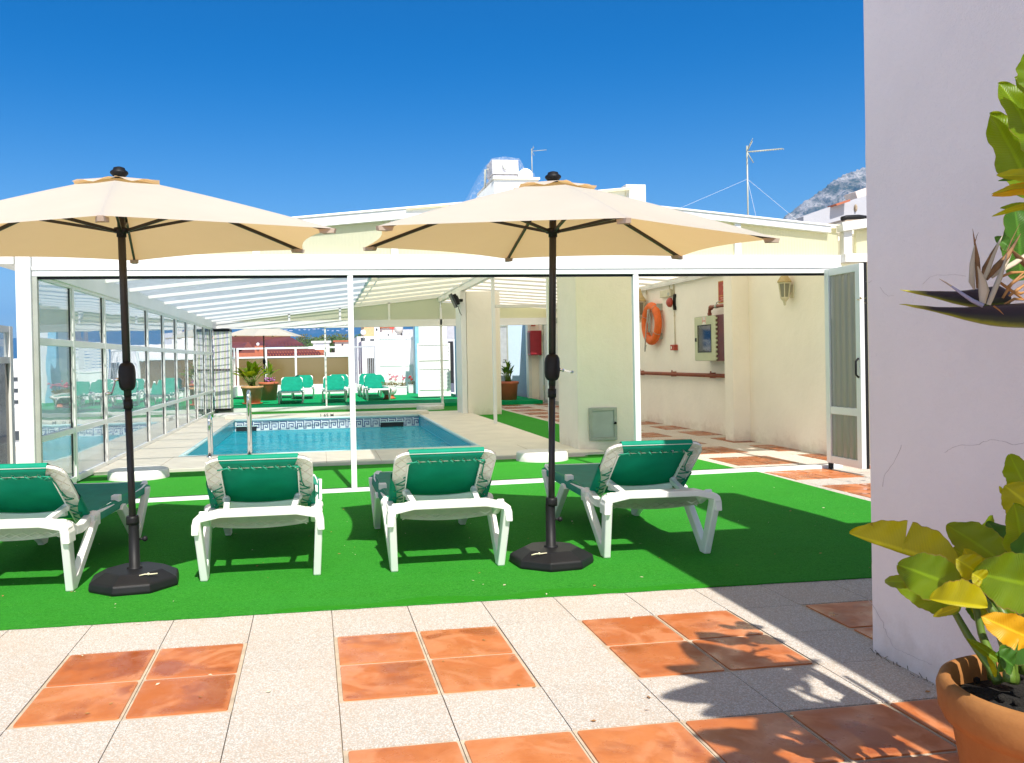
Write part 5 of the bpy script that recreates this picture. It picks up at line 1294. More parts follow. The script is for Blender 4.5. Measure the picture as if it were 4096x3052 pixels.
# ------------------------------------------------------------------ other potted plants
def pot_shape(mb, c, r0, r1, h, rim=.02, n=32, m=0):
    mb.lathe([(0,.003),(r0,.003),(r1*.97,h*.85),(r1*.985+rim*.2,h*.86),(r1+rim,h*.88),(r1+rim,h*.98),(r1,h),(r1-.02,h-.01),(r1-.03,h*.88),(0,h*.88)], n, c, m)
def far_plant(label, c, pr, leaves, n, hgt, spread, mats, seed, rim=.02, wid=.12, mat_pot='pot_buff', saucer=True, name='potted_plant'):
    t = thing(name, label, 'potted plant', c); R = random.Random(seed)
    mb = MB(); pot_shape(mb, c, pr[0], pr[1], pr[2], rim); mb.build('pot', M[mat_pot], t)
    if saucer: mb = MB(); mb.lathe([(0,.002),(pr[0]*1.2,.002),(pr[0]*1.35,.04),(pr[0]*1.25,.04),(pr[0]*1.1,.015),(0,.015)], 28, c); mb.build('saucer', M['pot_red'], t)
    mb = MB(); mb.lathe([(pr[1]-.02,pr[2]*.9),(0,pr[2]*.92)], 20, c); mb.build('soil', M['soil'], t)
    for k in range(n):
        a = R.random()*2*pi; e = R.uniform(.25,1.0); b_ = Vector(c)+Vector((R.uniform(-.5,.5)*pr[1]*.6, R.uniform(-.5,.5)*pr[1]*.6, pr[2]))
        tip = Vector((c[0]+cos(a)*spread*e, c[1]+sin(a)*spread*e*.7, c[2]+pr[2]+hgt*(1.05-e*.55)*R.uniform(.7,1.05)))
        m_ = b_.lerp(tip, .42)+Vector((0,0,.07)); leaf_obj(t, m_, tip, wid*R.uniform(.8,1.2), (-sin(a),cos(a),.2), M[R.choice(mats)], arch=.08, ts=7)
        mb = MB(); mb.tube([b_,m_], [.010,.007], 5); mb.build('stem', M['stem'], t)
    return t
far_plant('leafy green plant in buff terracotta pot in front of the far parasol', (-.80,21.35,.105), (.22,.31,.53), 0, 30, .85, .62, ['leaf','leaf','leaf'], 3, wid=.23)
t = far_plant('small shrub with violet flowers in reddish pot behind the buff pot', (-.46,23.6,.105), (.24,.30,.58), 0, 16, .80, .42, ['leaf_dark','leaf'], 5, wid=.07, mat_pot='pot_red', saucer=False)
mb = MB()
for k in range(26): mb.ball((-.40+random.uniform(-.16,.16),23.35+random.uniform(-.1,.1),.72+random.uniform(0,.12)), random.uniform(.014,.026), 0, 6)
mb.build('flowers', M['violet'], t)
far_plant('dark leaved plant in orange pot at the end of the corridor', (6.50,19.9,.012), (.23,.29,.62), 0, 26, .72, .30, ['leaf_dark','leaf_dark','leaf'], 9, wid=.085, mat_pot='pot_red', saucer=False)
# flower bowls beside the lattice
def bowl(c, r, h, label, box=False, fm='pink', seed=1):
    t = thing('flower_pot', label, 'flower pot', c); R = random.Random(seed); x, y, z = c
    mb = MB()
    if box: mb.box((x-r,y-r*.6,z), (x+r,y+r*.6,z+h)); mb.box((x-r-.015,y-r*.6-.015,z+h-.03), (x+r+.015,y+r*.6+.015,z+h)); mb.build('pot', M['ceramic'], t, .01)
    else:
        mb.lathe([(r*.55,h*.30),(r*.85,h*.42),(r,h*.62),(r*.95,h*.85),(r*.86,h*.94),(r*1.0,h),(r*.9,h*.98),(r*.82,h*.9),(0,h*.9)], 32, c); mb.build('bowl', M['ceramic'], t)
        mb = MB(); mb.lathe([(0,.002),(r*.75,.002),(r*.8,h*.10),(r*.62,h*.12),(r*.58,h*.31),(0,h*.31)], 28, c); mb.build('foot', M['pot_red'], t)
        mb = MB(); q = (x+.02,y-r*.99,z+h*.66)
        mb.lathe([(.0,0),(.035,0)], 14, (0,0,0)); mb.v = [Vector((q[0]+v.x, q[1]-.004, q[2]+v.y)) for v in mb.v]; mb.build('painted_flower', M['band_blue'], t)
        mb = MB(); mb.ball((x-.06,y-r*.97,z+h*.56), .018); mb.ball((x-.02,y-r*.98,z+h*.50), .014); mb.ball((x+.09,y-r*.93,z+h*.58), .016); mb.build('painted_leaves', M['redflower'], t)
    mb = MB()
    for k in range(150):
        a, rr = R.random()*2*pi, R.random()**.5*r*1.0; p = Vector((x+rr*cos(a),y+rr*sin(a)*.7,z+h*.95+R.random()*.13)); s_ = R.uniform(.012,.026)
        v1 = Vector((R.uniform(-1,1),R.uniform(-1,1),R.uniform(-1,1))).normalized()*s_; v2 = v1.orthogonal().normalized()*s_; mb.add([p-v1,p-v2,p+v1,p+v2], [(0,1,2,3)])
    mb.build('leaves', M['leaf_dark'], t, fix=False)
    mb = MB(); st_ = MB()
    for k in range(7):
        a, rr = R.random()*2*pi, R.random()**.5*r*1.1; p = Vector((x+rr*cos(a),y+rr*sin(a)*.6,z+h+R.uniform(.16,.36))); st_.tube([(x+rr*.4*cos(a),y,z+h*.9),p], .004, 4)
        for q in range(9): mb.ball(p+Vector((R.uniform(-.035,.035),R.uniform(-.03,.03),R.uniform(-.03,.03))), R.uniform(.012,.02), 0, 5)
    mb.build('flowers', M[fm], t); st_.build('stems', M['stem'], t)
bowl((3.28,22.3,.105), .235, .42, 'painted white bowl on brown foot with pink geraniums beside the loungers', False, 'pink', 2)
bowl((3.88,25.2,.105), .22, .30, 'white trough with pale pink geraniums behind the painted bowl', True, 'pink', 4)
bowl((4.55,26.6,.105), .24, .30, 'white trough with red geraniums beside the white lattice screen', True, 'redflower', 6)
# shrubs outside the frame whose twigs shade the paving
def twig_shrub(label, c, h, r, seed, n=46, pr=(.14,.2,.34)):
    t = thing('potted_shrub', label, 'potted shrub', c); R = random.Random(seed)
    mb = MB(); pot_shape(mb, c, *pr); mb.build('pot', M['pot'], t)
    tw = MB(); lv = MB()
    for k in range(n):
        a = R.random()*2*pi; p = Vector(c)+Vector((0,0,pr[2]*.9+h*.1*R.random())); pts = [p]
        d_ = Vector((cos(a)*R.uniform(.2,.8),sin(a)*R.uniform(.2,.8),R.uniform(.7,1.2))).normalized()
        for s_ in range(6):
            d_ = (d_+Vector((R.uniform(-.3,.3),R.uniform(-.3,.3),R.uniform(-.15,.1)))).normalized(); p = p+d_*h*.17*R.uniform(.6,1.1); pts.append(p)
            for q in range(5):
                e = Vector((R.uniform(-1,1),R.uniform(-1,1),R.uniform(-.6,1))).normalized(); b_ = p+e*.012; l_ = R.uniform(.03,.06); s2 = e.orthogonal().normalized()*l_*.18
                lv.add([b_,b_+e*l_*.5+s2,b_+e*l_,b_+e*l_*.5-s2], [(0,1,2,3)])
        tw.tube(pts, [.006,.005,.004,.003,.003,.002,.0015], 4)
    tw.build('twigs', M['stem_dark'], t); lv.build('leaves', M['leaf_dark'], t, fix=False)
twig_shrub('twiggy shrub outside the left edge shading the corner of the tiles', (-.98,-1.60,0.0), 1.3, .5, 11, 90)
twig_shrub('tall twiggy shrub behind the tall wall shading the doorway', (7.25,2.2,0.0), 2.3, .6, 12, 40)
# ------------------------------------------------------------------ far terrace
sheet('rear_terrace_turf', [(-1.7,19.07),(7.3,19.07),(7.3,22.3),(5.7,24.5),(5.7,27.9),(-2.0,27.9),(-2.0,19.07)], .105, M['carpet_far'], .12)
mb = MB(); mb.box((-2.2,19.08,-3), (9,30,-.02)); tag(mb.build('rear_terrace_slab', M['city_white']), kind='structure')
bl = thing('terrace_balustrade', 'white framed balustrade with bronze glass panels on the far terrace edge', 'balustrade', (.5,28,.1))
mb = MB(); mb.box((-1.95,27.85,.1), (2.5,28.2,.47)); mb.build('parapet', M['wall_white'], bl)
xsb = [-1.81,-.79,.29,1.38,2.26]
for x in xsb: mb = MB(); mb.box((x-.035,27.95,.47), (x+.035,28.03,1.86)); mb.build('post', M['paint'], bl)
for a, b in zip(xsb, xsb[1:]):
    for z0, z1 in ((1.80,1.86),(1.47,1.53)): mb = MB(); mb.box((a+.035,27.96,z0), (b-.035,28.02,z1)); mb.build('rail', M['paint'], bl)
    mb = MB(); mb.box((a+.035,27.985,.471), (b-.035,27.995,1.47)); mb.build('panel', M['bronze'], bl)
bl2 = thing('side_balustrade', 'white framed bronze glass balustrade along the left side of the far terrace', 'balustrade', (-1.85,24,.1))
mb = MB(); mb.box((-2.0,19.2,.1), (-1.82,27.85,.47)); mb.build('parapet', M['wall_white'], bl2)
for y in (19.3,22.3,25.2,27.8): mb = MB(); mb.box((-1.95,y-.04,.47), (-1.88,y+.04,1.86)); mb.build('post', M['paint'], bl2)
for z0, z1 in ((1.80,1.86),(1.47,1.53)): mb = MB(); mb.box((-1.94,19.3,z0), (-1.89,27.8,z1)); mb.build('rail', M['paint'], bl2)
mb = MB(); mb.box((-1.92,19.3,.5), (-1.91,27.8,1.47)); mb.build('panel', M['bronze'], bl2)
# lattices
def lattice(mb, x0, x1, z0, z1, y):
    o = len(mb.v); mb.add([(x0,y,z0),(x1,y,z0),(x1,y,z1),(x0,y,z1)], [(0,1,2,3)], 1)
    for i, uv in enumerate(((0,0),(x1-x0,0),(x1-x0,z1-z0),(0,z1-z0))): mb.uv[o+i] = uv
t = thing('lattice_screen', 'white lattice screen standing free before the white block', 'lattice screen', (4.6,22.1,.1))
mb = MB(); x0, x1, y = 4.15,5.17,22.1
for z in (.16,.36,1.0,1.27,1.75): mb.box((x0,y-.02,z), (x1,y+.02,z+.05))
for x in (x0,x1-.04): mb.box((x,y-.022,.16), (x+.04,y+.022,1.80))
mb.box((x0+.04,y+.005,.21), (x1-.04,y+.015,.36)); mb.box((x0+.04,y+.005,1.05), (x1-.04,y+.015,1.27)); fr = mb.build('frame', M['paint'], t)
mb = MB(); lattice(mb, x0+.04, x1-.04, .41, 1.0, y); lattice(mb, x0+.04, x1-.04, 1.32, 1.75, y); mb.m = [0]*len(mb.m); mb.build('lattice', M['lattice'], t, fix=False)
mb = MB(); mb.box((4.84,y+.02,.105), (4.88,y+.06,1.0)); mb.build('leg', M['paint'], t)
t = thing('lattice_fence', 'white half lattice fence on the far edge behind the geraniums', 'fence', (4,28,.1))
mb = MB(); y = 28.0
mb.box((3.33,y,.1), (4.9,y+.03,1.08)); 
for x in (3.31,4.24,4.86): mb.box((x,y-.03,.1), (x+.07,y+.04,2.16))
for z in (1.08,2.10): mb.box((3.31,y-.02,z), (4.9,y+.035,z+.06))
mb.build('frame', M['paint'], t)
mb = MB(); lattice(mb, 3.38, 4.24, 1.14, 2.10, y); lattice(mb, 4.31, 4.86, 1.14, 2.10, y); mb.m = [0]*len(mb.m); mb.build('lattice', M['lattice'], t, fix=False)
t = thing('railing', 'narrow grey barred railing between balustrade and lattice fence', 'railing', (2.9,28.4,.1))
mb = MB(); mb.box((2.32,28.3,1.80), (3.25,28.34,1.86)); mb.box((2.32,28.3,.1), (3.25,28.34,.16))
for k in range(12): mb.box((2.36+k*.078,28.31,.16), (2.38+k*.078,28.33,1.80))
mb.box((3.2,28.28,.1), (3.27,28.36,1.86)); mb.build('bars', M['city_grey'], t)
mb = MB(); mb.box((2.95,28.4,.3), (3.24,28.42,1.4)); mb.build('reed_panel', simple('dark_reed', (.10,.09,.09), .9, 0, .5, 14), t)
t = thing('white_block', 'white stairwell block with blue edge beyond the lattice screen', 'building', (5.1,26,.1))
mb = MB(); mb.box((4.66,26.0,.1), (5.66,27.8,3.0)); mb.build('wall', M['city_white'], t)
mb = MB(); mb.box((4.52,25.95,.1), (4.655,26.3,2.95)); mb.build('downpipe_strip', simple('sky_blue_paint', (.25,.52,.68), .5), t)
t = thing('lattice_gate', 'white lattice gate with dark gap beside the far pillar', 'gate', (5.8,25.5,.1))
mb = MB(); y = 25.6; mb.box((5.56,y-.03,.1), (5.61,y+.03,2.0)); mb.box((5.61,y-.02,1.95), (5.95,y+.02,2.0)); mb.box((5.84,y-.03,.1), (5.9,y+.03,1.95)); mb.build('frame', M['paint'], t)
mb = MB(); mb.box((5.65,y+.0,.45), (5.82,y+.02,1.92)); mb.build('dark_panel', M['dark'], t)
mb = MB(); lattice(mb, 5.90, 6.3, .4, 1.95, y); mb.m = [0]*len(mb.m); mb.build('lattice', M['lattice'], t, fix=False)
t = thing('grey_house', 'grey lilac house with dark window strip beside the far pillar', 'building', (6.2,32,0))
mb = MB(); mb.box((6.0,32,-10), (8.5,36,4.0)); mb.build('wall', M['city_grey'], t)
mb = MB(); mb.box((6.2,31.95,2.2), (6.5,32.0,3.3)); mb.build('window', M['window_dark'], t)
# ---- side screens at the left of the near terrace
t = thing('side_screen', 'white framed smoked glass screen at the left edge of the near terrace', 'screen', (-1.75,3.5,0))
mb = MB(); X = -1.75
for y in (4.50,2.9,1.3): mb.box((X-.03,y-.04,.0), (X+.03,y+.04,1.70)); 
mb.box((X-.028,1.3,1.64), (X+.028,4.5,1.70)); mb.box((X-.028,1.3,1.35), (X+.028,4.5,1.41)); mb.box((X-.028,1.3,.0), (X+.028,4.5,.08)); mb.build('frame', M['paint_old'], t)
mb = MB(); mb.box((X-.005,1.3,.08), (X+.005,4.5,1.35)); mb.build('smoked_panel', M['smoke'], t)
mb = MB(); mb.box((X-.003,1.3,1.41), (X+.003,4.5,1.64)); mb.build('clear_panel', M['glass'], t)
t = thing('picket_fence', 'cream picket fence glimpsed left of the pool enclosure', 'fence', (-3.4,9,-1))
mb = MB()
for k in range(40): x = -6.5+k*.11; mb.box((x,10.0,-.9), (x+.055,10.03,.10))
mb.box((-6.5,10.03,.0), (-2.1,10.06,.07)); mb.box((-6.5,10.03,-.75), (-2.1,10.06,-.68)); mb.build('pickets', M['wall_cream'], t)
mb = MB(); mb.box((-6.5,9.0,-1.4), (-2.15,12,-.95)); tag(mb.build('planter_bed', simple('ivy_bed', (.03,.08,.02), .9, 0, .6, 12, .9, 40, bd=.03)), 'low dark green planted bed below the picket fence', 'planting bed')
# ------------------------------------------------------------------ background
def house(label, x0, x1, y, d, z1, mat, z0=-25, wins=(), name='house', roof=None, cat='building', rail=None):
    t = thing(name, label, cat, ((x0+x1)/2, y, z0)); mb = MB(); mb.box((x0,y,z0), (x1,y+d,z1)); mb.build('wall', M[mat], t)
    for (a, b, c, e) in wins: mb = MB(); mb.box((a,y-.06,b), (c,y+.05,e)); mb.build('window', M['window_dark'], t)
    if roof == 'slab': mb = MB(); mb.box((x0-.25,y-.25,z1), (x1+.25,y+d+.25,z1+.25)); mb.build('roof', M[mat], t)
    if roof == 'tile': mb = MB(); mb.box((x0-.25,y-.25,z1), (x1+.25,y+d+.25,z1+.25)); mb.build('roof', M['brick_orange'], t)
    return t
# red roofed complex
Yr = 60
rt = thing('red_roofed_building', 'large building with oxide red sheet roofs beyond the far terrace', 'building', (-3,Yr,-25))
mb = MB(); mb.box((-9,Yr+1,-25), (1.5,Yr+14,2.2)); mb.build('wall', M['brick_orange'], rt)
mb = MB(); z = 2.86
mb.box((-8,Yr+9,2.5), (-4.0,Yr+9.3,3.55)); mb.box((-4.1,Yr+8,2.6), (-1.2,Yr+8.4,3.8)); mb.build('parapet', M['roof_red'], rt)
def roofpoly(pts, name='roof'):
    mb = MB(); n = len(pts); vs = [Vector(p) for p in pts]; mb.add(vs, [tuple(range(n))])
    seg = MB()
    return mb.build(name, M['roof_red'], rt)
roofpoly([(-9,Yr,1.9),(-3.75,Yr,2.50),(-4.2,Yr+4,2.95),(-9,Yr+4,2.95)])
roofpoly([(-3.6,Yr,2.50),(.16,Yr,2.48),(-.95,Yr+5,3.25),(-1.6,Yr+5,3.3),(-3.6,Yr+4,2.95)])
roofpoly([(-4.7,Yr-1,1.75),(-3.35,Yr-1,2.05),(-4.0,Yr+.2,2.85),(-4.05,Yr+.2,2.85)])
roofpoly([(-2.65,Yr-2,1.72),(1.55,Yr-2,1.80),(.75,Yr-.5,2.25),(-2.65,Yr-.5,2.28)])
roofpoly([(-9,Yr-1,1.2),(-4.7,Yr-1,1.75),(-4.2,Yr+1,2.5),(-9,Yr+1,2.5)])
for k in range(14):
    x = -3.5+k*.27; mb = MB(); mb.bar((x,Yr-.02,2.52), (x-.12-.02*k,Yr+4.4,3.12-abs(k-9)*.02), .03, .03); mb.build('roof_seam', M['maroon'], rt)
for k in range(20):
    x = -2.6+k*.2; mb = MB(); mb.bar((x+.12,Yr-2.05,1.80), (x-.08,Yr-1.3,2.06), .05, .06); mb.build('roof_beam', M['brick_orange'], rt)
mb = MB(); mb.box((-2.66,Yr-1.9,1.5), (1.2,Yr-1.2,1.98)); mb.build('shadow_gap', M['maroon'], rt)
mb = MB(); mb.box((-4.6,Yr-2,.5), (-2.66,Yr-1.8,2.02)); mb.box((-3.4,Yr-1.9,.5), (-2.68,Yr-1.7,2.52)); mb.build('brick_wall', M['brick_orange'], rt)
t = thing('satellite_dish', 'small white satellite dish on the red roof', 'satellite dish', (-3.15,Yr-2,2.2))
mb = MB(); mb.ball((-3.15,Yr-2.2,2.62), .11, 0, 12); mb.v = [Vector((v.x, Yr-2.2+(v.y-(Yr-2.2))*.35, v.z)) for v in mb.v]; mb.build('dish', M['city_white'], t)
mb = MB(); mb.tube([(-3.15,Yr-2,2.6),(-3.15,Yr-2,2.2)], .015, 6); mb.build('mast', M['grey_metal'], t)
house('white rooftop house with projecting roof slab among trees', .30,2.60,120,6,4.0,'city_white',wins=((1.0,2.4,1.9,2.9),),roof='slab')
house('low white block left of the white rooftop house', -.35,.35,118,6,3.45,'city_white')
house('pale pink house with red roof edge and a small window', 3.4,6.1,120,8,4.05,'city_pink',roof='tile',wins=((4.35,3.55,4.6,3.8),))
house('wide white parapet building behind the balustrade', .6,5.6,90,6,2.25,'city_white',wins=((1.2,1.2,1.6,1.7),))
t = house('long white terrace block behind the lattice fence', 4.75,9.4,78,8,3.62,'city_white',wins=((5.1,3.05,5.5,3.5),(6.0,3.1,6.4,3.35)))
house('white block below the satellite dish', 4.6,12,66,6,2.9,'city_white')
house('ochre apartment block showing above the white terrace block', 5.75,6.78,84,6,5.2,'ochre')
house('white apartment strip beside the ochre block', 6.80,7.35,84,6,5.2,'city_white',wins=((6.95,4.35,7.15,4.6),))
house('low white roof building below the water tank', 7.0,9.5,82,6,4.12,'city_white',wins=((8.0,3.75,8.15,3.95),))
house('grey block right of the water tank', 9.35,10.6,82,6,4.38,'city_grey',wins=())
house('distant white houses with red roofs above the grey block', 9.5,11.2,110,6,5.6,'city_pink',roof='tile')
t = thing('water_tank', 'round concrete water tank on a conical foot among white roofs', 'water tank', (8.9,80,3.6))
mb = MB(); mb.lathe([(.0,.82),(.42,.82),(.42,.30),(.36,.26),(.18,.12),(.18,0),(.5,-.15),(.55,-.5)], 24, (8.97,80,3.75)); mb.build('tank', simple('concrete', (.50,.47,.43), .9), t)
t = thing('red_crane_arm', 'small red metal arm beside the water tank', 'crane', (8.3,81,4))
mb = MB(); mb.box((8.15,81,4.42), (8.6,81.1,4.55)); mb.box((8.4,81,3.9), (8.46,81.06,4.42)); mb.build('arm', simple('crane_red', (.6,.06,.04), .5), t)
t = thing('satellite_dish', 'white satellite dish standing left of the ochre block', 'satellite dish', (5.3,76,3.6))
q = at(*cb(378,293),76); mb = MB(); mb.ball(q, .26, 0, 16); mb.v = [Vector((v.x, q.y+(v.y-q.y)*.3, v.z)) for v in mb.v]; mb.build('dish', M['city_white'], t)
mb = MB(); mb.tube([q, q-Vector((0,0,.9))], .03, 6); mb.build('mast', M['grey_metal'], t)
# left gap city
house('white apartment building with balconies seen left of the enclosure', -22.5,-18.3,60,8,1.1,'city_white',wins=((-21,.35,-18.4,.62),(-21,-.45,-18.4,-.18),(-21,-1.25,-18.4,-1.0)))
house('upper white storey on the balcony building at the left', -21.6,-19.0,62,5,1.95,'city_white')
house('low white building in front of the balcony building', -10.5,-6.2,26,6,-.25,'city_white',wins=((-8.9,-1.1,-8.5,-.8),))
# rooftop tower with cooling unit
Yt = 26
t = thing('roof_tower', 'white rooftop stair tower with sloping left side behind the enclosure', 'building', (8.2,Yt,0))
a = at(*c2(860,150),Yt); b = at(*c2(1090,150),Yt); c_ = at(*c2(750,250),Yt)
mb = MB(); mb.prism([(a.x,2),(b.x-.12,2),(b.x-.12,a.z),(a.x,a.z)], 1, Yt, Yt+3); mb.build('wall', M['city_white'], t)
mb = MB(); mb.add([(a.x,Yt,2),(a.x,Yt,a.z),(c_.x-.2,Yt+1.8,c_.z-.25),(c_.x-.2,Yt+1.8,2)], [(0,1,2,3)]); mb.build('side_wall', M['city_white'], t)
mb = MB(); mb.box((a.x-.06,Yt-.08,a.z), (b.x,Yt+3.1,a.z+.08)); mb.build('roof_slab', M['wall_cream'], t)
u1 = at(*c2(848,48),Yt+.6); u2 = at(*c2(985,120),Yt+.6)
t = thing('cooling_unit', 'boxy pale air handling unit under netting on the roof tower', 'air conditioner', ((u1.x+u2.x)/2,Yt+1,a.z+.08))
mb = MB(); mb.box((u1.x,Yt+.6,u2.z-.02), (u2.x,Yt+1.6,u1.z)); mb.box((u1.x+.04,Yt+.65,a.z+.08), (u2.x-.04,Yt+1.5,u2.z-.04)); mb.build('cabinet', M['city_grey'], t, .02)
d1 = at(*c2(1020,110),Yt+.6); mb = MB(); mb.lathe([(0,0),(.27,0),(.27,.5),(0,.5)], 24, (0,0,0)); mb.v = [Vector((d1.x+v.x, Yt+.6+v.z, a.z+.28+v.y)) for v in mb.v]; mb.build('duct_elbow', M['city_white'], t)
mb = MB(); mb.lathe([(0,0),(.17,0)], 20, (0,0,0)); mb.v = [Vector((d1.x+v.x, Yt+.59, a.z+.28+v.y)) for v in mb.v]; mb.build('duct_mouth', M['city_pink'], t)
mb = MB(); pL = at(*c2(815,100),Yt+.8); mb.tube([(pL.x+.12,Yt+.8,pL.z),(pL.x,Yt+.8,pL.z),(pL.x-.05,Yt+.8,c_.z)], .045, 8); mb.tube([(u1.x+.4,Yt+.57,u1.z-.2),(u1.x+.42,Yt+.55,u1.z-.32),(u1.x+.5,Yt+.55,u1.z-.38)], .02, 6); mb.build('pipe', M['grey_metal'], t)
mb = MB(); tp_ = at(*c2(912,33),Yt+.5)
ringp = [(c_.x-.1,Yt+.5,c_.z),(pL.x-.06,Yt+.4,pL.z),(u1.x-.02,Yt+.5,u1.z+.02),(tp_.x,Yt+.5,tp_.z),(u2.x+.02,Yt+.5,u1.z+.02),(u2.x+.22,Yt+.5,u1.z-.35),(d1.x+.30,Yt+.5,a.z+.35),(d1.x+.30,Yt+.5,a.z+.09)]
vs = ringp+[(x,Yt+1.9,z) for x, y, z in ringp]; n = len(ringp)
mb.add(vs, [(i,i+1,n+i+1,n+i) for i in range(n-1)]+[(0,n-1-0,6,5,4,3,2,1)]); mb.build('netting', M['net'], t)
# right parapet
t = thing('roof_parapet', 'white parapet block rising at the ridge behind the right parasol', 'parapet', (8.9,Yt,2))
a = at(*c2(1410,205),20); b = at(*c2(1540,190),20); 
mb = MB(); mb.prism([(a.x-.6,2.9),(b.x,2.9),(b.x,b.z),(a.x-.6,a.z-.06)], 1, 20, 20.4); mb.build('wall', M['city_white'], t)
e1 = at(*c2(1540,180),19.9); e2 = at(*c2(1577,250),19.9)
mb = MB(); mb.box((e1.x,19.85,2.9), (e2.x,20.5,e1.z)); mb.build('end_pier', M['city_white'], t, .02)
# antennas
def antenna(label, x, y, z0, z1, s, thick=.014, guys=True):
    t = thing('tv_antenna', label, 'antenna', (x,y,z0))
    mb = MB(); mb.tube([(x,y,z0),(x,y,z1)], thick, 6); mb.build('mast', M['grey_metal'], t)
    mb = MB(); b0 = Vector((x,y,z1-.1*s)); e = Vector((1,0,.10)).normalized()
    mb.tube([b0,b0+e*.62*s], .007*s+.004, 5)
    for k in range(13): q = b0+e*(.08+.045*k)*s; mb.tube([q-Vector((.01,.06*s,.022*s)),q+Vector((.01,.06*s,.022*s))], .008*s, 4)
    mb.build('boom', M['grey_metal'], t)
    mb = MB()
    for sg in (1,-1):
        d_ = Vector((.55 if sg > 0 else .65,0,sg)).normalized()
        for k in range(5): q = b0+Vector((0,0,sg*.02))+d_*(k+1)*.036*s; mb.tube([q-Vector((.04*s,.1*s,-.02*s*sg)),q+Vector((.04*s,.1*s,-.02*s*sg))], .005*s, 4)
        mb.tube([b0, b0+d_*.2*s], .007*s, 4)
    mb.build('reflector', M['grey_metal'], t)
    if guys:
        mb = MB(); g0 = Vector((x,y,z0+(z1-z0)*.72))
        for q in ((x-2.6,y,z0+.32),(x+1.6,y,z0+.15),(x+.14,y-.3,z0)): mb.tube([g0, q], .0018, 4)
        mb.build('guy_wire', M['city_white'], t)
antenna('tv antenna on guyed mast behind the right end of the enclosure roof', 8.12, 9.0, 2.75, 4.68, 1.0)
a = at(1151,322,30); b = at(1153,385,30)
antenna('slender distant tv antenna beside the netted roof unit', a.x, 30, b.z-.6, a.z, 1.0, .02, False)
# wall behind at right, with black pipe
t = thing('weathered_wall', 'weathered white wall with tiled coping below the mountain', 'wall', (11.5,12,3))
P1_ = [at(*c3(*p), 12) for p in ((780,338),(820,322),(920,287),(1000,262),(1120,225))]
mb = MB(); mb.prism([(p.x,p.z) for p in P1_]+[(P1_[-1].x,2),(P1_[0].x,2)], 1, 12, 12.3); mb.build('wall', wall_mat('weathered_shaded_render', (.42,.42,.45), 1.0), t)  # weathered wall; the grey base colour also stands in for shade
mb = MB(); q1, q2 = at(*c3(925,285),11.95), at(*c3(995,262),11.95); mb.bar(q1, q2, .3, .04); mb.build('tile_coping', M['brick_orange'], t)
mb = MB(); q1, q2 = at(*c3(1020,240),12.6), at(*c3(1120,205),12.6); mb.bar(q1, q2, .4, .16); mb.build('rear_coping', M['city_pink'], t)
mb = MB(); q1 = at(*c3(1045,295),11.98); mb.ball(q1, .05, 0, 6, 1.6, .6); mb.build('chipped_patch', M['joint'], t)
t = thing('black_hose', 'black rubber hose lying over the roof end', 'hose', (7.3,6,2.9))
P_ = [at(*c3(*p), 6.0) for p in ((975,350),(1000,343),(1060,340),(1100,345))]; mb = MB(); mb.tube([P_[0],P_[1],P_[2],P_[3]], .03, 8); mb.build('hose', M['black'], t)
t = thing('roof_edge_box', 'brown grey box section under the black hose at the roof end', 'box', (7.4,6.2,2.8))
a, b = at(*c3(990,358),6.1), at(*c3(1130,388),6.1); mb = MB(); mb.box((a.x,6.1,b.z), (b.x,6.5,a.z+.02)); mb.build('box', simple('taupe_metal', (.42,.34,.27), .6), t)
# trees
def far_tree(label, x, y, ztop, r, seed, mat='foliage', zb=-25, kind='round'):
    t = thing('tree', label, 'tree', (x,y,zb), 'trees on the rise beyond the roofs'); R = random.Random(seed)
    mb = MB(); mb.tube([(x,y,zb),(x+R.uniform(-1,1),y,zb+(ztop-zb)*.5),(x,y,ztop-r*.8)], [.6,.45,.25], 6)
    for k in range(4): a = R.random()*6.28; mb.tube([(x,y,ztop-r*1.6),(x+cos(a)*r*.6,y+sin(a)*r*.6,ztop-r*.6)], [.25,.1], 5)
    mb.build('trunk', M['trunk'], t)
    mb = MB(); n = 900
    cl_ = [(Vector((x+R.uniform(-.75,.75)*r, y+R.uniform(-.6,.6)*r, ztop-r*R.uniform(.25,1.5))), r*R.uniform(.28,.5)) for _ in range(12)]
    for k in range(n):
        c, rr = R.choice(cl_); d_ = Vector((R.gauss(0,1),R.gauss(0,1),R.gauss(0,1))).normalized()*rr*R.uniform(.55,1.05); p = c+d_; s_ = R.uniform(.15,.34)*r*.22
        v1 = Vector((R.uniform(-1,1),R.uniform(-1,1),R.uniform(-1,1))).normalized()*s_; v2 = v1.orthogonal().normalized()*s_; mb.add([p-v1,p-v2,p+v1,p+v2], [(0,1,2,3)])
    mb.build('crown', M[mat], t, fix=False)
TL = ['dark green rounded tree crown', 'olive green bushy tree crown', 'greyish dry tree crown', 'bright green low tree crown']
R = random.Random(21)
spots = [(1380,365,300,0),(1450,330,330,2),(1530,420,240,1),(1590,330,320,2),(1660,350,280,1),(1720,300,330,2),(1770,365,260,0),(1840,330,300,0),(1900,290,340,2),(1950,370,250,0),(2020,330,300,1),(2090,310,330,2),(2150,350,270,0),(2240,330,300,1),(2330,320,320,0),(1480,470,220,3),(1600,460,210,0),(1940,420,210,3)]
where = ['right of the far parasol tip','beyond the parasol tip on the ridge','just right of the red roof','in the middle of the ridge','left of the white rooftop house','tall on the skyline above the rooftop house','behind the white rooftop house','above the right end of the rooftop house','on the skyline left of the pink house','between the two pale houses','above the pink house','highest above the pink house','behind the pink house','left of the satellite dish','right of the middle enclosure post','lowest beside the red roof','below the ridge beside the white block','low between the rooftop house and pink house']
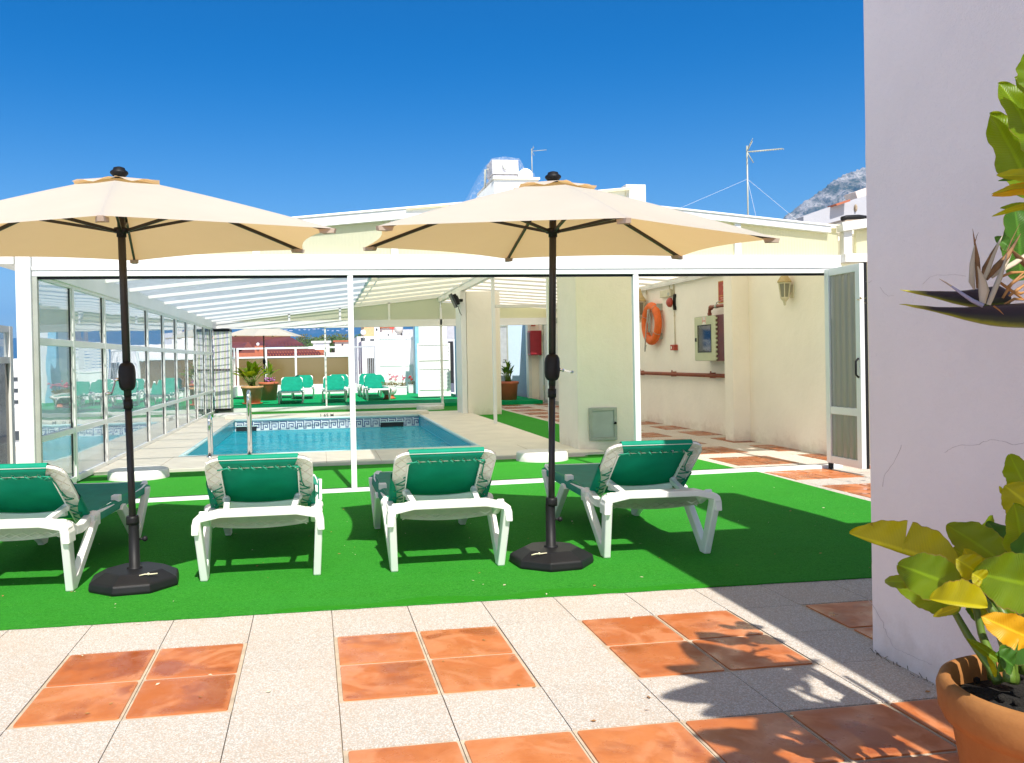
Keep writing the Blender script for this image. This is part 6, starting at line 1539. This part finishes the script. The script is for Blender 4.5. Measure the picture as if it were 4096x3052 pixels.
for k, (px_, py_, Y, kd) in enumerate(spots):
    p = at(*ca(px_, py_), Y); r = R.uniform(3.6,5.4)*Y/300
    far_tree(TL[kd]+' '+where[k], p.x, Y, p.z, r, 100+k, ['foliage','foliage','foliage2','foliage'][kd])
for k, (bx_, by_, Y) in enumerate(((300,300,200),(380,275,220),(700,262,200),(790,250,210))):
    p = at(*cb(bx_, by_), Y); far_tree(['green tree crown left of the white satellite dish','green tree crown behind the white satellite dish','green tree crown between ochre block and water tank','green tree crown just left of the water tank'][k], p.x, Y, p.z, 3.4, 200+k)
for k, (x_, y_) in enumerate(((150,1045),(110,1048))):
    p = at(*c1(x_, y_), 150); far_tree(['dark tree crown above the balcony building at the left','dark tree crown left of the enclosure post'][k], p.x, 150, p.z, 2.2, 300+k)
# ------------------------------------------------------------------ land
mb = MB(); mb.add([(-12400,30,-25),(5400,30,-25),(5400,15500,-25),(-12400,15500,-25),(-12400,-350,-25),(5400,-350,-25)], [(0,1,2,3),(4,5,1,0)])
tag(mb.build('ground', simple('town_ground', (.55,.52,.47), .95, 0, .3, .01)), kind='structure')
def hills(name, x0, x1, y0, depth, prof, mat, seed, n=120, m=14, rough=12):
    R = random.Random(seed); mb = MB(); vs = []
    ph = [R.random()*6.28 for _ in range(8)]
    for j in range(m+1):
        v = j/m
        for i in range(n+1):
            u = i/n; x = x0+(x1-x0)*u; h = prof(x)
            z = -25+(h+25)*sin(v*pi/2)**.8 if v <= 1 else 0
            nz = sum(sin(x*.0013*(k+1)*1.7+ph[k]+v*3*(k+1))/(k+1) for k in range(8))*rough*sin(pi*min(v*1.0,1))*1
            vs.append((x, y0+depth*v+nz*6, z+nz*.6+R.uniform(-1,1)*rough*.12))
    mb.add(vs, [(j*(n+1)+i, j*(n+1)+i+1, (j+1)*(n+1)+i+1, (j+1)*(n+1)+i) for j in range(m) for i in range(n)], 0, True)
    return tag(mb.build(name, mat), kind='structure')
def hillmat(name, a, b, c, s):
    t = NT(name); n = t.noise(s, 8, .62); n2 = t.noise(s*5, 8, .7)
    c_ = t.ramp(n, [(.35, a), (.6, b)]); c_ = t.mix(t.ramp(n2, [(.5, 0), (.62, .8)]), c_, c)
    return t.done(t.pbr(c_, .95, 0, t.bump(n2, .9, 60), .05))
def p1(x):
    x = x/2; return 2*(330+45*sin(x*.0011+1)+28*sin(x*.0031)+14*sin(x*.009+2) - max(0, (-2500-x))*.02)
hills('hills', -11500, 3800, 12400, 2800, p1, hillmat('wooded_hill', (.045,.075,.05), (.08,.10,.06), (.16,.15,.12), .0014), 4, 200, 16, 40)
Rm = random.Random(5)
for k in range(14):
    px_, py_ = (1250+k*68, 250+Rm.uniform(-8,26)); p = at(*ca(px_, py_), 12500+Rm.uniform(-80,80)); mb = MB(); w_ = Rm.uniform(22,50); mb.box((p.x,p.y-250,p.z-8), (p.x+w_,p.y-236,p.z+6)); mb.prism([(p.x-2,p.z+6),(p.x+w_+2,p.z+6),(p.x+w_/2,p.z+12)], 1, p.y-251, p.y-235, 1)
    tag(mb.build('hillside_house', [M['city_white'], M['brick_orange']], org=(p.x,p.y-250,p.z-8)), 'tiny white villa scattered on the blue hillside beyond the trees', 'house', 'villas scattered over the far hillside')
# limestone mountain
def mountain():
    R = random.Random(9); mb = MB(); Y = 3600
    ridge = [(560,470),(640,380),(700,326),(740,300),(780,265),(830,235),(880,200),(920,165),(960,140),(1000,120),(1030,112),(1065,98),(1120,80),(1200,60),(1300,40)]
    P_ = [at(*c3(*p), Y) for p in ridge]; n = 90; m = 40; vs = []
    def h(u):
        t_ = u*(len(P_)-1); i = min(int(t_), len(P_)-2); f = t_-i; return P_[i].lerp(P_[i+1], f)
    from mathutils import noise as mn
    for j in range(m+1):
        v = j/m
        for i in range(n+1):
            q = h(i/n); z = -25+(q.z+25)*(v**1.05); y = Y-1500*(1-v)
            nn_ = mn.fractal(Vector((q.x*.004, v*4.5, 3)), 1, 2, 6)*.9+abs(mn.noise(Vector((q.x*.012+v*2, v*6, 7))))*.8
            vs.append((q.x+nn_*14*(1-v*.4), y+nn_*190*min(1, (1-v)*5+.12), z+nn_*24*(1-v)+(R.uniform(-3,6) if v == 1 else 0)))
    mb.add(vs, [(j*(n+1)+i, j*(n+1)+i+1, (j+1)*(n+1)+i+1, (j+1)*(n+1)+i) for j in range(m) for i in range(n)])
    t = NT('limestone'); n1 = t.noise(.012, 10, .68); n2 = t.noise(.05, 8, .7)
    c = t.ramp(n1, [(.40, (.10,.12,.07)), (.50, (.36,.33,.29)), (.58, (.60,.57,.53))]); c = t.mix(t.ramp(n2, [(.52, 0), (.6, .7)]), c, (.09,.11,.06))
    tag(mb.build('mountain', t.done(t.pbr(c, .95, 0, t.bump(n2, 1.0, 25), .05))), kind='structure')
mountain()
# ------------------------------------------------------------------ haze
HAZE = 1
if HAZE:
    mb = MB(); mb.box((-12500,-400,-27), (5500,15600,960)); hz = mb.build('haze', NT('air').mat)
    m_ = hz.data.materials[0]; nt = m_.node_tree; pv = nt.nodes.new('ShaderNodeVolumePrincipled')
    pv.inputs['Color'].default_value = (.10,.44,1,1); pv.inputs['Density'].default_value = 9e-5
    o_ = [n for n in nt.nodes if n.type == 'OUTPUT_MATERIAL'][0]; nt.links.new(pv.outputs[0], o_.inputs['Volume'])
    tag(hz, kind='stuff')
